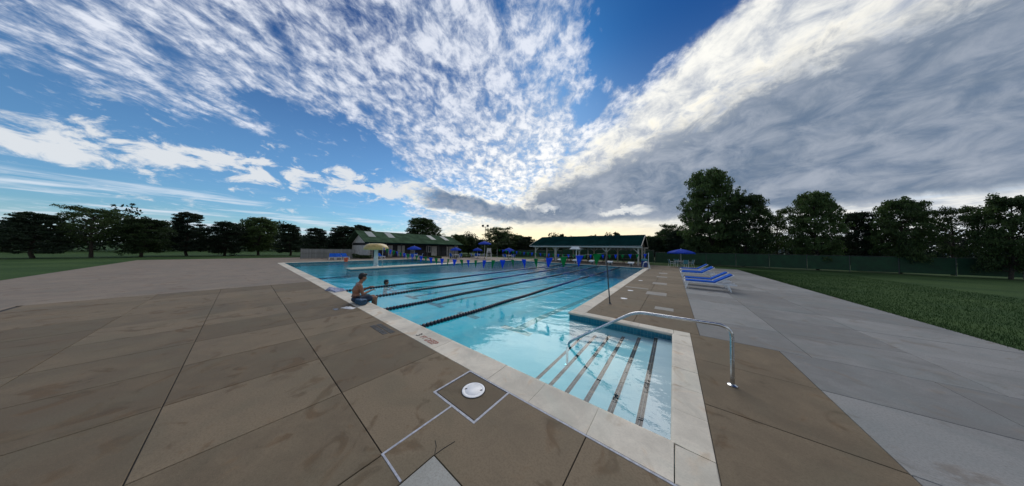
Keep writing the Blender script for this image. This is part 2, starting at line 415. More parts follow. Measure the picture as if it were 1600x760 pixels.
def tile_mat():
    m, nt, b = new_mat('teal_tile')
    tc = nt.nodes.new('ShaderNodeNewGeometry'); sp = nt.nodes.new('ShaderNodeSeparateXYZ'); nt.links.new(tc.outputs['Position'], sp.inputs[0])
    x, y, z = (N(nt, sp.outputs[i]) for i in range(3))
    br = nt.nodes.new('ShaderNodeTexBrick'); br.offset = 0.0
    nt.links.new(combine(nt, x + y, z).s, br.inputs['Vector'])
    br.inputs['Scale'].default_value = 1.0; br.inputs['Brick Width'].default_value = 0.075; br.inputs['Row Height'].default_value = 0.075
    br.inputs['Mortar Size'].default_value = 0.003
    br.inputs['Color1'].default_value = (0.010, 0.135, 0.20, 1); br.inputs['Color2'].default_value = (0.015, 0.165, 0.235, 1); br.inputs['Mortar'].default_value = (0.12, 0.26, 0.30, 1)
    nt.links.new(br.outputs['Color'], b.inputs['Base Color']); b.inputs['Roughness'].default_value = 0.2
    return m
M['tile_teal'] = tile_mat()
def water_mat(name, tint, ripple):
    """clear water: Fresnel mirror over a tinted see-through surface, rippled"""
    m, nt, b = new_mat(name); nt.nodes.remove(b)
    g = nt.nodes.new('ShaderNodeNewGeometry'); pos = N(nt, g.outputs['Position'])
    sp = nt.nodes.new('ShaderNodeSeparateXYZ'); nt.links.new(g.outputs['Position'], sp.inputs[0])
    x, y = N(nt, sp.outputs[0]), N(nt, sp.outputs[1])
    # wind chop grows away from the sheltered near corner
    rough = (y * 0.6 - x * 0.4 + 0.0).sm(3.5, 12.0, 0.34, 1.15)
    big = noise(nt, combine(nt, x * 0.8 + y * 0.5, y * 1.3 - x * 0.5), 0.55, 2, 0.5, 0.4)
    mid = noise(nt, combine(nt, x * 0.9 + y * 0.4, y * 1.6 - x * 0.55, 2.0), 1.7, 3, 0.55, 0.8)
    sml = noise(nt, combine(nt, x, y * 1.4, 5.0), 6.0, 3, 0.55, 0.6)
    hgt = big * 0.30 + (mid * 0.17 + sml * 0.045) * rough
    bn = nt.nodes.new('ShaderNodeBump'); bn.inputs['Strength'].default_value = 1.0; bn.inputs['Distance'].default_value = ripple
    nt.links.new(hgt.s, bn.inputs['Height'])
    # Schlick reflectance, the same from above and below (the body does not bend light)
    dt = nt.nodes.new('ShaderNodeVectorMath'); dt.operation = 'DOT_PRODUCT'; nt.links.new(g.outputs['Incoming'], dt.inputs[0]); nt.links.new(bn.outputs[0], dt.inputs[1])
    cosv = N(nt, dt.outputs['Value'])._op('ABSOLUTE').min(1.0)
    F = (1.0 - cosv).pow(5.0) * 0.96 + 0.04
    gl = nt.nodes.new('ShaderNodeBsdfGlossy'); gl.inputs['Roughness'].default_value = 0.015; nt.links.new(bn.outputs[0], gl.inputs['Normal'])
    tr = nt.nodes.new('ShaderNodeBsdfTransparent'); tr.inputs[0].default_value = tint + (1,)
    mx = nt.nodes.new('ShaderNodeMixShader'); nt.links.new(F.s, mx.inputs[0]); nt.links.new(tr.outputs[0], mx.inputs[1]); nt.links.new(gl.outputs[0], mx.inputs[2])
    nt.links.new(mx.outputs[0], nt.nodes['Material Output'].inputs[0])
    va = nt.nodes.new('ShaderNodeVolumeAbsorption'); va.inputs['Color'].default_value = (0.015, 0.962, 0.998, 1); va.inputs['Density'].default_value = 1.05
    nt.links.new(va.outputs[0], nt.nodes['Material Output'].inputs['Volume'])
    return m
M['water'] = water_mat('pool_water', (0.95, 0.99, 1.0), 0.13)
def film_mat():
    """thin water film on concrete, patchy, thinning out towards its edge"""
    m, nt, b = new_mat('wet_film'); nt.nodes.remove(b)
    g = nt.nodes.new('ShaderNodeNewGeometry'); pos = N(nt, g.outputs['Position'])
    tc = nt.nodes.new('ShaderNodeTexCoord'); sp = nt.nodes.new('ShaderNodeSeparateXYZ'); nt.links.new(tc.outputs['Generated'], sp.inputs[0])
    gx, gy = N(nt, sp.outputs[0]) - 0.5, N(nt, sp.outputs[1]) - 0.5
    edge = (gx * gx + gy * gy).pow(0.5) + (noise(nt, pos, 4.0, 4, 0.6) - 0.5) * 0.35
    wet = edge.sm(0.30, 0.06)
    gl = nt.nodes.new('ShaderNodeBsdfGlossy'); gl.inputs['Roughness'].default_value = 0.38
    fr = nt.nodes.new('ShaderNodeFresnel'); fr.inputs['IOR'].default_value = 1.33
    bn = nt.nodes.new('ShaderNodeBump'); bn.inputs['Strength'].default_value = 0.3; bn.inputs['Distance'].default_value = 0.004
    nt.links.new(noise(nt, pos, 40, 3).s, bn.inputs['Height']); nt.links.new(bn.outputs[0], gl.inputs['Normal']); nt.links.new(bn.outputs[0], fr.inputs['Normal'])
    tr = nt.nodes.new('ShaderNodeBsdfTransparent'); nt.links.new(mixc(nt, wet, (1, 1, 1), (0.72, 0.71, 0.71)).s, tr.inputs[0])
    mx = nt.nodes.new('ShaderNodeMixShader'); nt.links.new((N(nt, fr.outputs[0]) * wet * 0.55).clamp().s, mx.inputs[0]); nt.links.new(tr.outputs[0], mx.inputs[1]); nt.links.new(gl.outputs[0], mx.inputs[2])
    nt.links.new(mx.outputs[0], nt.nodes['Material Output'].inputs[0])
    return m
M['film'] = film_mat()

# ================================================================== THE SETTING
WZ = -0.13                                   # water level
NY, FY = 2.67, 27.40                         # near and far pool walls
RX, LX = -2.50, -21.0                        # right and left walls of the lane pool
AX, AY = 0.0, 6.13                           # stair bay: right wall, far wall
KX = -33.0                                   # left end of the wading pool
DX0, DX1, DY0, DY1 = -22.3, -21.0, 5.50, 16.5   # coping island between the two pools

# ---- ground: lawn all round, with the pool yard cut out
g = MB()
X0, X1, Y0, Y1 = -46.0, 5.6, -7.0, 33.4
for (a, b_, c, d) in ((-900, X0, -900, 1500), (X1, 900, -900, 1500), (X0, X1, -900, Y0), (X0, X1, Y1, 1500)):
    g.add([(a, c, -0.03), (b_, c, -0.03), (b_, d, -0.03), (a, d, -0.03)], [(0, 1, 2, 3)])
g.build('lawn', M['grass'], kind='structure')

# ---- deck bed (dark joint filler) and concrete slabs
deck = link('pool_deck', None, kind='structure')
CW = 0.45                                    # near coping width
def bed(x0, x1, y0, y1): MB().slab(x0, x1, y0, y1, -0.20, -0.012).build('joint_bed', M['joint'], deck)
bed(-15.0, X1, -4.0, NY - CW - 0.002)
bed(-2.098, X1, AY + 0.302, Y1)
bed(0.302, X1, NY - CW, AY + 0.300)
GAP = 0.0045
def slab(x0, x1, y0, y1, mat='deck', gap=GAP, top=0.0):
    dz = random.uniform(-0.0015, 0.0015)
    return MB().slab(x0 + gap, x1 - gap, y0 + gap, y1 - gap, -0.10, top + dz, cham=0.004).build('deck_slab', M[mat], deck)
def poly_slab(poly, mat='deck'):
    return MB().prism(poly, -0.10, 0.0).build('deck_slab', M[mat], deck)
YE = NY - CW                                 # 2.22 outer edge of the near coping
q = GAP
# slabs around the skimmer pad, as in the photograph
poly_slab([(-3.40 + q, 0.84 + q), (-2.11 - q, 0.84 + q), (-2.11 - q, 1.61 - 0.012), (-2.48 - 0.012, 1.61 - 0.012), (-2.48 - 0.012, YE - q), (-3.40 + q, YE - q)])
poly_slab([(-2.11 + q, 0.84 + q), (-1.74 - q, 0.84 + q), (-1.74 - q, 1.13 + q), (-0.71 - q, 1.13 + q), (-0.71 - q, YE - 0.02), (-1.73 + 0.012, YE - 0.02), (-1.73 + 0.012, 1.61 - 0.012), (-2.11 + q, 1.61 - 0.012)])
slab(-1.74, -0.71, -0.52, 1.13, 'deck_pale')
slab(-2.11, -1.74, -0.52, 0.84)
slab(-3.40, -2.11, -0.52, 0.84)
pad = slab(-2.48, -1.73, 1.61, YE - 0.02, 'deck', gap=0.012)
# regular grid of slabs elsewhere
xs_left = [-3.40 - 1.30 * i for i in range(10)]
for i in range(len(xs_left) - 1):
    for y0, y1 in ((0.84, YE), (-0.52, 0.84), (-1.88, -0.52), (-3.9, -1.88)):
        slab(xs_left[i + 1], xs_left[i], y0, y1)
for x0, x1 in ((-3.40, -2.11), (-2.11, -0.71)): slab(x0, x1, -1.88, -0.52); slab(x0, x1, -3.9, -1.88)
xs_r = [-0.71, 0.62, 1.95, 3.28, 4.6, X1]
for i in range(5):
    for y0, y1 in ((0.84, YE), (-0.52, 0.84), (-1.88, -0.52), (-3.9, -1.88)):
        slab(xs_r[i], xs_r[i + 1], y0, y1, 'deck' if i < 2 else 'deck_grey')
for y0, y1 in ((YE, 3.6), (3.6, 5.0), (5.0, AY + 0.30)):
    slab(0.302, 1.62, y0, y1); slab(1.62, 3.1, y0, y1, 'deck_grey'); slab(3.1, X1, y0, y1, 'deck_grey')
y = AY + 0.30
k = 0
while y < Y1 - 0.3:
    y2 = min(y + 1.52, Y1)
    slab(-2.098, -0.85, y, y2); slab(-0.85, 0.47, y, y2)
    slab(0.47, 2.0, y, y2, 'deck_grey'); slab(2.0, 3.6, y, y2, 'deck_grey'); slab(3.6, X1, y, y2, 'deck_grey')
    y = y2
# the far decks are too far off to tell their slabs apart
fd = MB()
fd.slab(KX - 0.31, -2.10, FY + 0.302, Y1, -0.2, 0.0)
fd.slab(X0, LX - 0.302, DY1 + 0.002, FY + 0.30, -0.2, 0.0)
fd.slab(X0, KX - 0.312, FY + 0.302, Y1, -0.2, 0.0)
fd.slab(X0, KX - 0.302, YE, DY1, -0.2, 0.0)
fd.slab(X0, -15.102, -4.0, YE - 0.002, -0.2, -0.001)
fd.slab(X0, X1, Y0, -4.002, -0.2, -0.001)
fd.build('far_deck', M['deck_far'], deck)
# caulk lines round the pad, along the coping and beside the strip
ck = MB()
ck.slab(-2.502, -2.476, 1.60, YE - 0.006, -0.02, 0.0025); ck.slab(-1.736, -1.710, 1.60, YE - 0.006, -0.02, 0.0025)
ck.slab(-2.502, -1.710, 1.584, 1.610, -0.02, 0.003); ck.slab(-2.49, 0.30, YE - 0.024, YE - 0.003, -0.02, 0.0028)
ck.slab(-2.122, -2.100, 0.83, 1.582, -0.02, 0.0026); ck.slab(-2.10, -1.75, 0.832, 0.848, -0.02, 0.0028)
ck.build('caulk_line', M['caulk'], deck)
cr = MB()
for pts in (((-1.745, 1.14), (-1.80, 1.19), (-1.86, 1.215)), ((-1.735, 1.135), (-1.725, 1.22), (-1.70, 1.33))):
    for (a, b_) in zip(pts[:-1], pts[1:]):
        cr.bar((a[0], a[1], 0.0005), (b_[0], b_[1], 0.0005), 0.006, 0.004)
cr.build('crack', M['crack'], deck)
# repair patches and drain strips on the right-hand deck
for (x0, x1, y0, y1) in ((-0.98, -0.24, 10.95, 11.75), (-0.98, -0.30, 14.6, 15.4), (-0.98, -0.36, 18.6, 19.2), (-0.98, -0.40, 21.6, 22.6), (-2.0, -0.99, 12.3, 12.52), (-0.5, 0.0, 8.35, 8.75)):
    MB().slab(x0, x1, y0, y1, -0.02, 0.004, cham=0.003).build('repair_patch', M['patch'], deck)

# ---- pool shell
shell = link('pool_shell', None, kind='structure')
zf0, zf1 = -0.66, -1.35
fl = MB()
def floor_z(y): return zf0 + (zf1 - zf0) * max(0.0, min(1.0, (y - 7.0) / 16.0))
ys = [NY - 0.05, 5.5, 7.0, 10, 13, 16, 19, 23, FY + 0.05]
for i in range(len(ys) - 1):
    a, b_ = ys[i], ys[i + 1]
    fl.add([(LX - 0.05, a, floor_z(a)), (RX + 0.05, a, floor_z(a)), (RX + 0.05, b_, floor_z(b_)), (LX - 0.05, b_, floor_z(b_))], [(0, 1, 2, 3)])
fl.add([(KX - 0.05, NY - 0.05, -0.45), (LX - 0.05, NY - 0.05, -0.55), (LX - 0.05, 16.55, -0.55), (KX - 0.05, 16.55, -0.45)], [(0, 1, 2, 3)])
fl.add([(RX + 0.05, NY - 0.05, zf0), (AX + 0.05, NY - 0.05, zf0), (AX + 0.05, AY + 0.05, zf0), (RX + 0.05, AY + 0.05, zf0)], [(0, 1, 2, 3)])
fl.build('pool_floor', M['plaster'], shell)
def wall(x0, y0, x1, y1, zb, th=0.18):
    """plaster wall with a teal tile band at the water line; the pool lies to the left of p0 -> p1"""
    p0, p1 = Vector((x0, y0, 0)), Vector((x1, y1, 0)); t = (p1 - p0).normalized(); nrm = Vector((t.y, -t.x, 0))
    MB().extrude([(0.004, zb - 0.3), (th, zb - 0.3), (th, -0.235), (0.004, -0.235)], p0, p1, nrm).build('pool_wall', M['plaster'], shell)
    MB().extrude([(0.0, -0.235), (th, -0.235), (th, -0.055), (0.0, -0.055)], p0, p1, nrm).build('tile_band', M['tile_teal'], shell)
wall(KX, NY, AX, NY, -1.0)
wall(AX, NY, AX, AY, -1.0)
wall(AX, AY, RX, AY, -1.0)
wall(RX, AY + 0.181, RX, FY, -1.5)
wall(RX, FY, LX, FY, -1.5)
wall(LX, FY, LX, DY1, -1.5)
wall(LX, DY1, LX, DY0, -1.0, 0.16)
wall(DX1 - 0.161, DY0, DX0, DY0, -1.0)
wall(DX0, DY0 + 0.181, DX0, DY1, -0.7)
wall(DX0, DY1, KX, DY1, -0.7)
wall(KX, DY1, KX, NY, -0.7)
# lane lines with a T at the near end
ROPES = [-5.09 - 2.2 * i for i in range(4)]
lanes = [(RX + ROPES[0]) / 2 - 0.12] + [(ROPES[i] + ROPES[i + 1]) / 2 for i in range(3)] + [ROPES[3] - 1.1]
for lx in lanes:
    m = MB(); w = 0.14
    ys2 = [5.45, 7.0, 10, 13, 16, 19, 23, 25.2]
    for a, b_ in zip(ys2[:-1], ys2[1:]):
        m.add([(lx - w, a, floor_z(a) + 0.006), (lx + w, a, floor_z(a) + 0.006), (lx + w, b_, floor_z(b_) + 0.006), (lx - w, b_, floor_z(b_) + 0.006)], [(0, 1, 2, 3)])
    m.add([(lx - 0.55, 5.20, zf0 + 0.006), (lx + 0.55, 5.20, zf0 + 0.006), (lx + 0.55, 5.448, zf0 + 0.006), (lx - 0.55, 5.448, zf0 + 0.006)], [(0, 1, 2, 3)])
    m.build('lane_line', M['lane_tile'], shell)
# stairs down into the pool, each tread with a nosing of small black tiles
stair = link('stair', None, shell)
TX = [0.0, -0.37, -0.71, -1.06, -1.40, -1.75, -2.10]
TZ = [-0.17, -0.255, -0.325, -0.395, -0.48, -0.575]
for i in range(6):
    tr = MB().slab(TX[i + 1], AX - 0.001 if i == 0 else TX[i] + 0.001, NY + 0.002, AY - 0.002, -0.70, TZ[i]).build('tread', M['tread'], stair)
    ns = MB(); yy = NY + 0.02
    while yy < AY - 0.05:
        ns.slab(TX[i + 1] + 0.002, TX[i + 1] + 0.036, yy, yy + 0.026, TZ[i] - 0.01, TZ[i] + 0.003)
        ns.slab(TX[i + 1] + 0.039, TX[i + 1] + 0.073, yy, yy + 0.026, TZ[i] - 0.01, TZ[i] + 0.003)
        yy += 0.029
    ns.build('nosing_tiles', M['tile_black'], stair, kind='stuff')

# ---- coping stones
coping = link('coping', None, kind='structure')
def cop_profile(w):
    """a from the outer edge (0) to the nose over the water (w + 0.03)"""
    p = [(0.0, -0.06), (0.0, -0.004), (0.004, 0.001), (w - 0.10, 0.003), (w - 0.05, 0.008)]
    for k in range(7):
        a = math.pi / 2 - k * math.pi / 6
        p.append((w - 0.006 + 0.036 * math.cos(a), -0.022 + 0.033 * math.sin(a)))
    p.append((w - 0.02, -0.055))
    return p
def coping_run(p0, p1, inward, w, step=0.62, mat='coping', first=0.0):
    p0, p1, inward = Vector(p0), Vector(p1), Vector(inward); L = (p1 - p0).length; t = (p1 - p0).normalized()
    n = max(1, round(L / step)); prof = cop_profile(w); st = L / n
    base = None
    for k in range(n):
        a = p0 + t * (st * k)
        if base is None:
            base = MB().extrude(prof, (0, 0, 0), t * (st - 0.004), inward).mesh('coping_stone', M[mat], smooth=True)
        o = link('coping_stone', base, coping, a + Vector((0, 0, random.uniform(-0.0015, 0.0015))))
        o.rotation_euler = (random.uniform(-.001, .001), random.uniform(-.001, .001), random.uniform(-.0015, .0015))
coping_run((-15.0, YE, 0), (0.0, YE, 0), (0, 1, 0), CW, 0.70)
coping_run((KX, YE, 0), (-15.0, YE, 0), (0, 1, 0), CW, 1.8)
coping_run((0.30, NY, 0), (0.30, AY, 0), (-1, 0, 0), 0.30, 0.58)
coping_run((RX + 0.40, AY + 0.30, 0), (-0.0, AY + 0.30, 0), (0, -1, 0), 0.30, 0.7)
coping_run((RX + 0.40, AY + 0.302, 0), (RX + 0.40, FY, 0), (-1, 0, 0), 0.40, 0.75)
coping_run((LX, FY + 0.30, 0), (RX, FY + 0.30, 0), (0, -1, 0), 0.30, 2.2)
coping_run((LX - 0.30, DY1, 0), (LX - 0.30, FY + 0.3, 0), (1, 0, 0), 0.30, 2.2)
coping_run((KX - 0.30, NY, 0), (KX - 0.30, DY1, 0), (1, 0, 0), 0.30, 2.2)
# corner stones
def corner(x0, x1, y0, y1): MB().slab(x0, x1, y0, y1, -0.055, 0.003, cham=0.008).build('coping_stone', M['coping'], coping)
corner(0.004, 0.30, YE, NY - 0.004)
corner(-0.0, 0.30, AY + 0.004, AY + 0.30)
corner(RX - 0.028, RX + 0.396, AY - 0.028, AY + 0.30)
corner(RX + 0.004, RX + 0.40, FY + 0.004, FY + 0.30)
corner(LX - 0.30, LX - 0.004, FY + 0.304, FY + 0.6)
# island between the pools: a low coping platform
yy = DY0 - 0.03
while yy < DY1 - 0.5:
    y2 = min(yy + 2.2, DY1)
    MB().slab(DX0 - 0.03, DX1 + 0.03, yy, y2 - 0.008, -0.055, 0.02, cham=0.012).build('coping_stone', M['coping'], coping)
    yy = y2
MB().slab(DX0 + 0.18, DX1 - 0.17, DY0 + 0.18, DY1, -0.9, -0.06).build('island_core', M['plaster'], coping)

# ---- water
e_ = 0.04                                    # the water body reaches a little into the walls
wm = MB().prism([(KX - e_, NY - e_), (AX + e_, NY - e_), (AX + e_, AY + e_), (RX + e_, AY + e_), (RX + e_, FY + e_), (LX - e_, FY + e_), (LX - e_, DY0 + e_), (DX0 + e_, DY0 + e_), (DX0 + e_, DY1 + e_), (KX - e_, DY1 + e_)], -2.2, WZ)
wm.build('pool_water', M['water'], kind='structure')

# ---- far hills
hm = MB(); hv = []
for i in range(61):
    a = R_(-70 + i * 1.9); D = 1400.0
    hgt = 22 + 8 * math.sin(i * 0.33 + 0.6) + 6 * math.sin(i * 0.83) + 70 * math.exp(-((math.degrees(a) + 3.5) / 5.5) ** 2)
    hv.append((a, max(12, hgt)))
vs = []; fs = []
for a, hh in hv:
    for D, z in ((1250, -1), (1330, hh * 0.55), (1400, hh), (1520, hh * 0.6)):
        vs.append((math.sin(a) * D, math.cos(a) * D, z))
for i in range(len(hv) - 1):
    for k in range(3): fs.append((i * 4 + k, (i + 1) * 4 + k, (i + 1) * 4 + k + 1, i * 4 + k + 1))
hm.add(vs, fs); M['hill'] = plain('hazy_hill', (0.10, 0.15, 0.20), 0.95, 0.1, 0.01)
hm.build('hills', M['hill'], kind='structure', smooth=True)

# ================================================================== THINGS BY THE POOL
# ---- skimmer lid on its pad
t = thing('skimmer_lid', 'round white plastic skimmer lid set in the caulked square pad', 'lid', (-2.12, 1.945, 0.0))
MB().lathe([(0.0001, 0.0), (0.150, 0.0), (0.150, 0.006), (0.143, 0.009), (0.120, 0.009), (0.118, 0.0075), (0.112, 0.0075), (0.110, 0.009), (0.0001, 0.010)], n=40).build('disc', M['white_plastic'], t, smooth=True)
MB().lathe([(0.151, 0.0005), (0.161, 0.0005), (0.161, 0.003), (0.151, 0.003)], n=40).build('rim', M['joint'], t, smooth=True)
for sx in (-1, 1):
    MB().box((sx * 0.088, sx * 0.055, 0.0098), (0.030, 0.014, 0.003), R_(60)).build('finger_hole', M['crack'], t)
for i, (x, y_, lab) in enumerate(((-1.62, 11.35, 'small white round lid on the right deck beside the first pale patch'), (-1.66, 15.6, 'small white round lid on the right deck halfway along the lanes'), (-1.55, 9.3, 'small white round lid on the right deck beyond the dark flag pole'))):
    o = MB().lathe([(0.0001, 0.0), (0.12, 0.0), (0.12, 0.004), (0.10, 0.008), (0.0001, 0.009)], n=24).build('skimmer_lid', M['white_plastic'], loc=(x, y_, 0.002), smooth=True)
    tag(o, lab, 'lid', 'small lids on the right deck')

# ---- painted depth marking on the near coping
def text_mesh(name, body, size, mat, parent, loc, rz=0.0, th=0.0012):
    cu = bpy.data.curves.new(name, 'FONT'); cu.body = body; cu.size = size; cu.extrude = th; cu.offset = 0.004; cu.resolution_u = 3
    tmp = bpy.data.objects.new(name, cu); COL.objects.link(tmp)
    bpy.context.view_layer.update()
    me = bpy.data.meshes.new_from_object(tmp.evaluated_get(bpy.context.evaluated_depsgraph_get()))
    bpy.data.objects.remove(tmp); me.materials.clear(); me.materials.append(mat)
    o = link(name, me, parent, loc); o.rotation_euler = (0, 0, rz); return o
t = thing('depth_marking', 'faded red and black stencil 3 FT DEEP painted on the near coping', 'marking', (-4.40, 2.33, 0.0055))
text_mesh('number', '3', 0.19, M['black_paint'], t, (0, 0, 0))
text_mesh('words', 'FT', 0.14, M['red_paint'], t, (0.16, 0.01, 0))
text_mesh('words', 'DEEP', 0.19, M['red_paint'], t, (0.355, -0.01, 0)).scale = (0.82, 1, 1)
m = MB()
for r in range(2):
    x = -5.72
    while x < -4.95:
        w = random.uniform(0.05, 0.11); m.slab(x, x + w, 1.90 + r * 0.13, 1.90 + r * 0.13 + 0.105, 0.0, 0.0035); x += w + random.uniform(0.008, 0.02)
tag(m.build('deck_marking', M['black_paint']), 'worn dark stencilled block on the deck behind the coping, near the seated man', 'marking')

# ---- wet patches
def blob_sheet(cx, cy, rx, ry, seed, z):
    r = random.Random(seed); n = 36; ph = [r.uniform(0, 6.3) for _ in range(4)]
    p = []
    for k in range(n):
        a = 2 * math.pi * k / n
        s_ = 1 + 0.22 * math.sin(2 * a + ph[0]) + 0.16 * math.sin(3 * a + ph[1]) + 0.10 * math.sin(5 * a + ph[2]) + 0.05 * math.sin(9 * a + ph[3])
        p.append((cx + rx * s_ * math.cos(a), cy + ry * s_ * math.sin(a)))
    return MB().prism(p, z - 0.001, z)
tag(blob_sheet(-7.95, 1.74, 0.30, 0.12, 5, 0.0062).build('puddle', M['film']), 'small bright puddle beside the white towel on the deck', 'puddle')

# ---- white towel / paper on the deck and pale towel on the coping
def cloth(name, w, d, fold, mat, seed):
    r = np.random.default_rng(seed); nx, ny = 16, 10; m = MB(); vs = []
    ph = r.uniform(0, 6.3, 6)
    for j in range(ny + 1):
        for i in range(nx + 1):
            u, v = i / nx, j / ny
            z = fold * (0.5 + 0.30 * math.sin(u * 9 + ph[0] + 2 * v) + 0.25 * math.sin(v * 7 + ph[1] + u * 4) + 0.15 * math.sin(u * 17 + ph[2]))
            e = min(u, 1 - u, v, 1 - v) * 8; z = 0.004 + max(0, z) * min(1, e)
            vs.append(((u - 0.5) * w * (1 + 0.06 * math.sin(v * 5 + ph[3])), (v - 0.5) * d * (1 + 0.1 * math.sin(u * 6 + ph[4])), z))
    fs = [(j * (nx + 1) + i, j * (nx + 1) + i + 1, (j + 1) * (nx + 1) + i + 1, (j + 1) * (nx + 1) + i) for j in range(ny) for i in range(nx)]
    n0 = len(vs); vs += [(x, y, 0.0) for x, y, z in vs]
    fs += [tuple(n0 + k for k in reversed(f)) for f in fs]
    edge = [i for i in range(nx + 1)] + [j * (nx + 1) + nx for j in range(1, ny + 1)] + [ny * (nx + 1) + i for i in range(nx - 1, -1, -1)] + [j * (nx + 1) for j in range(ny - 1, 0, -1)]
    for a, b_ in zip(edge, edge[1:] + edge[:1]): fs.append((b_, a, n0 + a, n0 + b_))
    return m.add(vs, fs).build(name, mat, smooth=True)
o = cloth('towel', 0.42, 0.17, 0.035, M['towel'], 2); o.location = (-7.86, 2.03, 0.003); o.rotation_euler = (0, 0, R_(24)); tag(o, 'narrow folded white towel lying on the deck behind the seated man', 'towel')
o = cloth('towel', 0.9, 0.42, 0.12, M['towel_blue'], 5); o.location = (-11.35, 2.46, 0.006); o.rotation_euler = (0, 0, R_(8)); tag(o, 'crumpled pale blue towel on the coping to the left of the man', 'towel')

# ---- stair handrail
RY = 4.33
t = thing('handrail', 'bent stainless steel handrail over the pool steps', 'handrail', (0.0, RY, 0.0))
def arc(pts, r=0.10, n=6):
    """polyline with rounded corners"""
    pts = [Vector(p) for p in pts]; out = [pts[0]]
    for a, b_, c in zip(pts[:-2], pts[1:-1], pts[2:]):
        d0, d1 = (a - b_).normalized(), (c - b_).normalized(); k = min(r, (a - b_).length * .45, (c - b_).length * .45)
        p0, p1 = b_ + d0 * k, b_ + d1 * k
        for i in range(n + 1):
            u = i / n; out.append(p0 * (1 - u) ** 2 + b_ * 2 * u * (1 - u) + p1 * u * u)
    return out + [pts[-1]]
MB().path(arc([(-1.81, 0, -0.55), (-1.81, 0, -0.10), (-0.54, 0, 0.81), (0.66, 0, 0.835), (0.66, 0, 0.02)], 0.16), 0.024, 14).build('tube', M['steel'], t, smooth=True)
MB().lathe([(0.0001, 0), (0.055, 0), (0.055, 0.008), (0.03, 0.022), (0.0001, 0.022)], (0.66, 0, 0.004)).build('flange', M['steel'], t, smooth=True)
MB().lathe([(0.0001, 0), (0.055, 0), (0.055, 0.008), (0.03, 0.022), (0.0001, 0.022)], (-1.81, 0, -0.573)).build('flange', M['steel'], t, smooth=True)

# ---- ladder rails at the far right corner
t = thing('pool_ladder', 'curved stainless ladder rails at the far end of the right pool wall', 'ladder', (RX, FY - 1.2, 0.0))
for dy in (-0.26, 0.26):
    MB().path(arc([(-0.10, dy, -0.9), (-0.10, dy, 0.10), (0.02, dy, 0.72), (0.42, dy, 0.72), (0.56, dy, 0.0)], 0.22), 0.024, 10).build('rail', M['steel'], t, smooth=True)
for z in (-0.25, -0.5, -0.75): MB().box((-0.10, 0, z), (0.09, 0.50, 0.02)).build('rung', M['steel'], t)

# ---- lane ropes
disc = [(0.0001, -0.022), (0.045, -0.020), (0.052, -0.008), (0.052, 0.008), (0.045, 0.020), (0.0001, 0.022)]
for i, rx in enumerate(ROPES):
    lab = ['navy lane rope closest to the camera, ending by the 3 FT DEEP marking', 'second navy lane rope from the right pool wall', 'third navy lane rope from the right, ending just beyond the seated man', 'leftmost and farthest navy lane rope, just this side of the swimmer'][i]
    t = thing('lane_rope', lab, 'lane rope', (rx, 0, WZ + 0.012), group='navy lane ropes across the pool')
    MB().path([(0, NY + 0.0, 0.06), (0, NY + 0.25, 0.0), (0, FY - 0.25, 0.0), (0, FY, 0.06)], 0.006, 6).build('cable', M['cord'], t)
    step = 0.105 if i < 2 else 0.12
    n = 10 if i < 2 else 8
    navy, blue = MB(), MB()
    yy = NY + 0.12
    while yy < FY - 0.12:
        wob = 0.012 * math.sin(yy * 1.7 + i) + 0.05 * math.sin(yy * 0.33 + i * 2)
        dz = 0.006 * math.sin(yy * 2.3 + i)
        seg = yy - NY
        tgt = blue if (7.5 < seg < 11.5 or 13.5 < seg < 15 or 17.5 < seg < 20) else navy
        sx = 1.0 if step < 0.07 else 1.12
        vs, fs = [], []
        pr = [(0.036, -0.40), (0.054, -0.24), (0.054, 0.24), (0.036, 0.40)]
        for r, zz in pr:
            for k in range(n):
                a = 2 * math.pi * k / n; vs.append((wob + r * sx * math.cos(a), yy + zz * step, dz + r * sx * math.sin(a)))
        for l in range(3):
            for k in range(n):
                k2 = (k + 1) % n; fs.append((l * n + k, l * n + k2, (l + 1) * n + k2, (l + 1) * n + k))
        fs += [tuple(range(n)), tuple(range(4 * n - 1, 3 * n - 1, -1))]
        tgt.add(vs, fs); yy += step
    navy.build('navy_floats', M['navy'], t, smooth=True, kind='stuff'); blue.build('blue_floats', M['mid_blue'], t, smooth=True, kind='stuff')

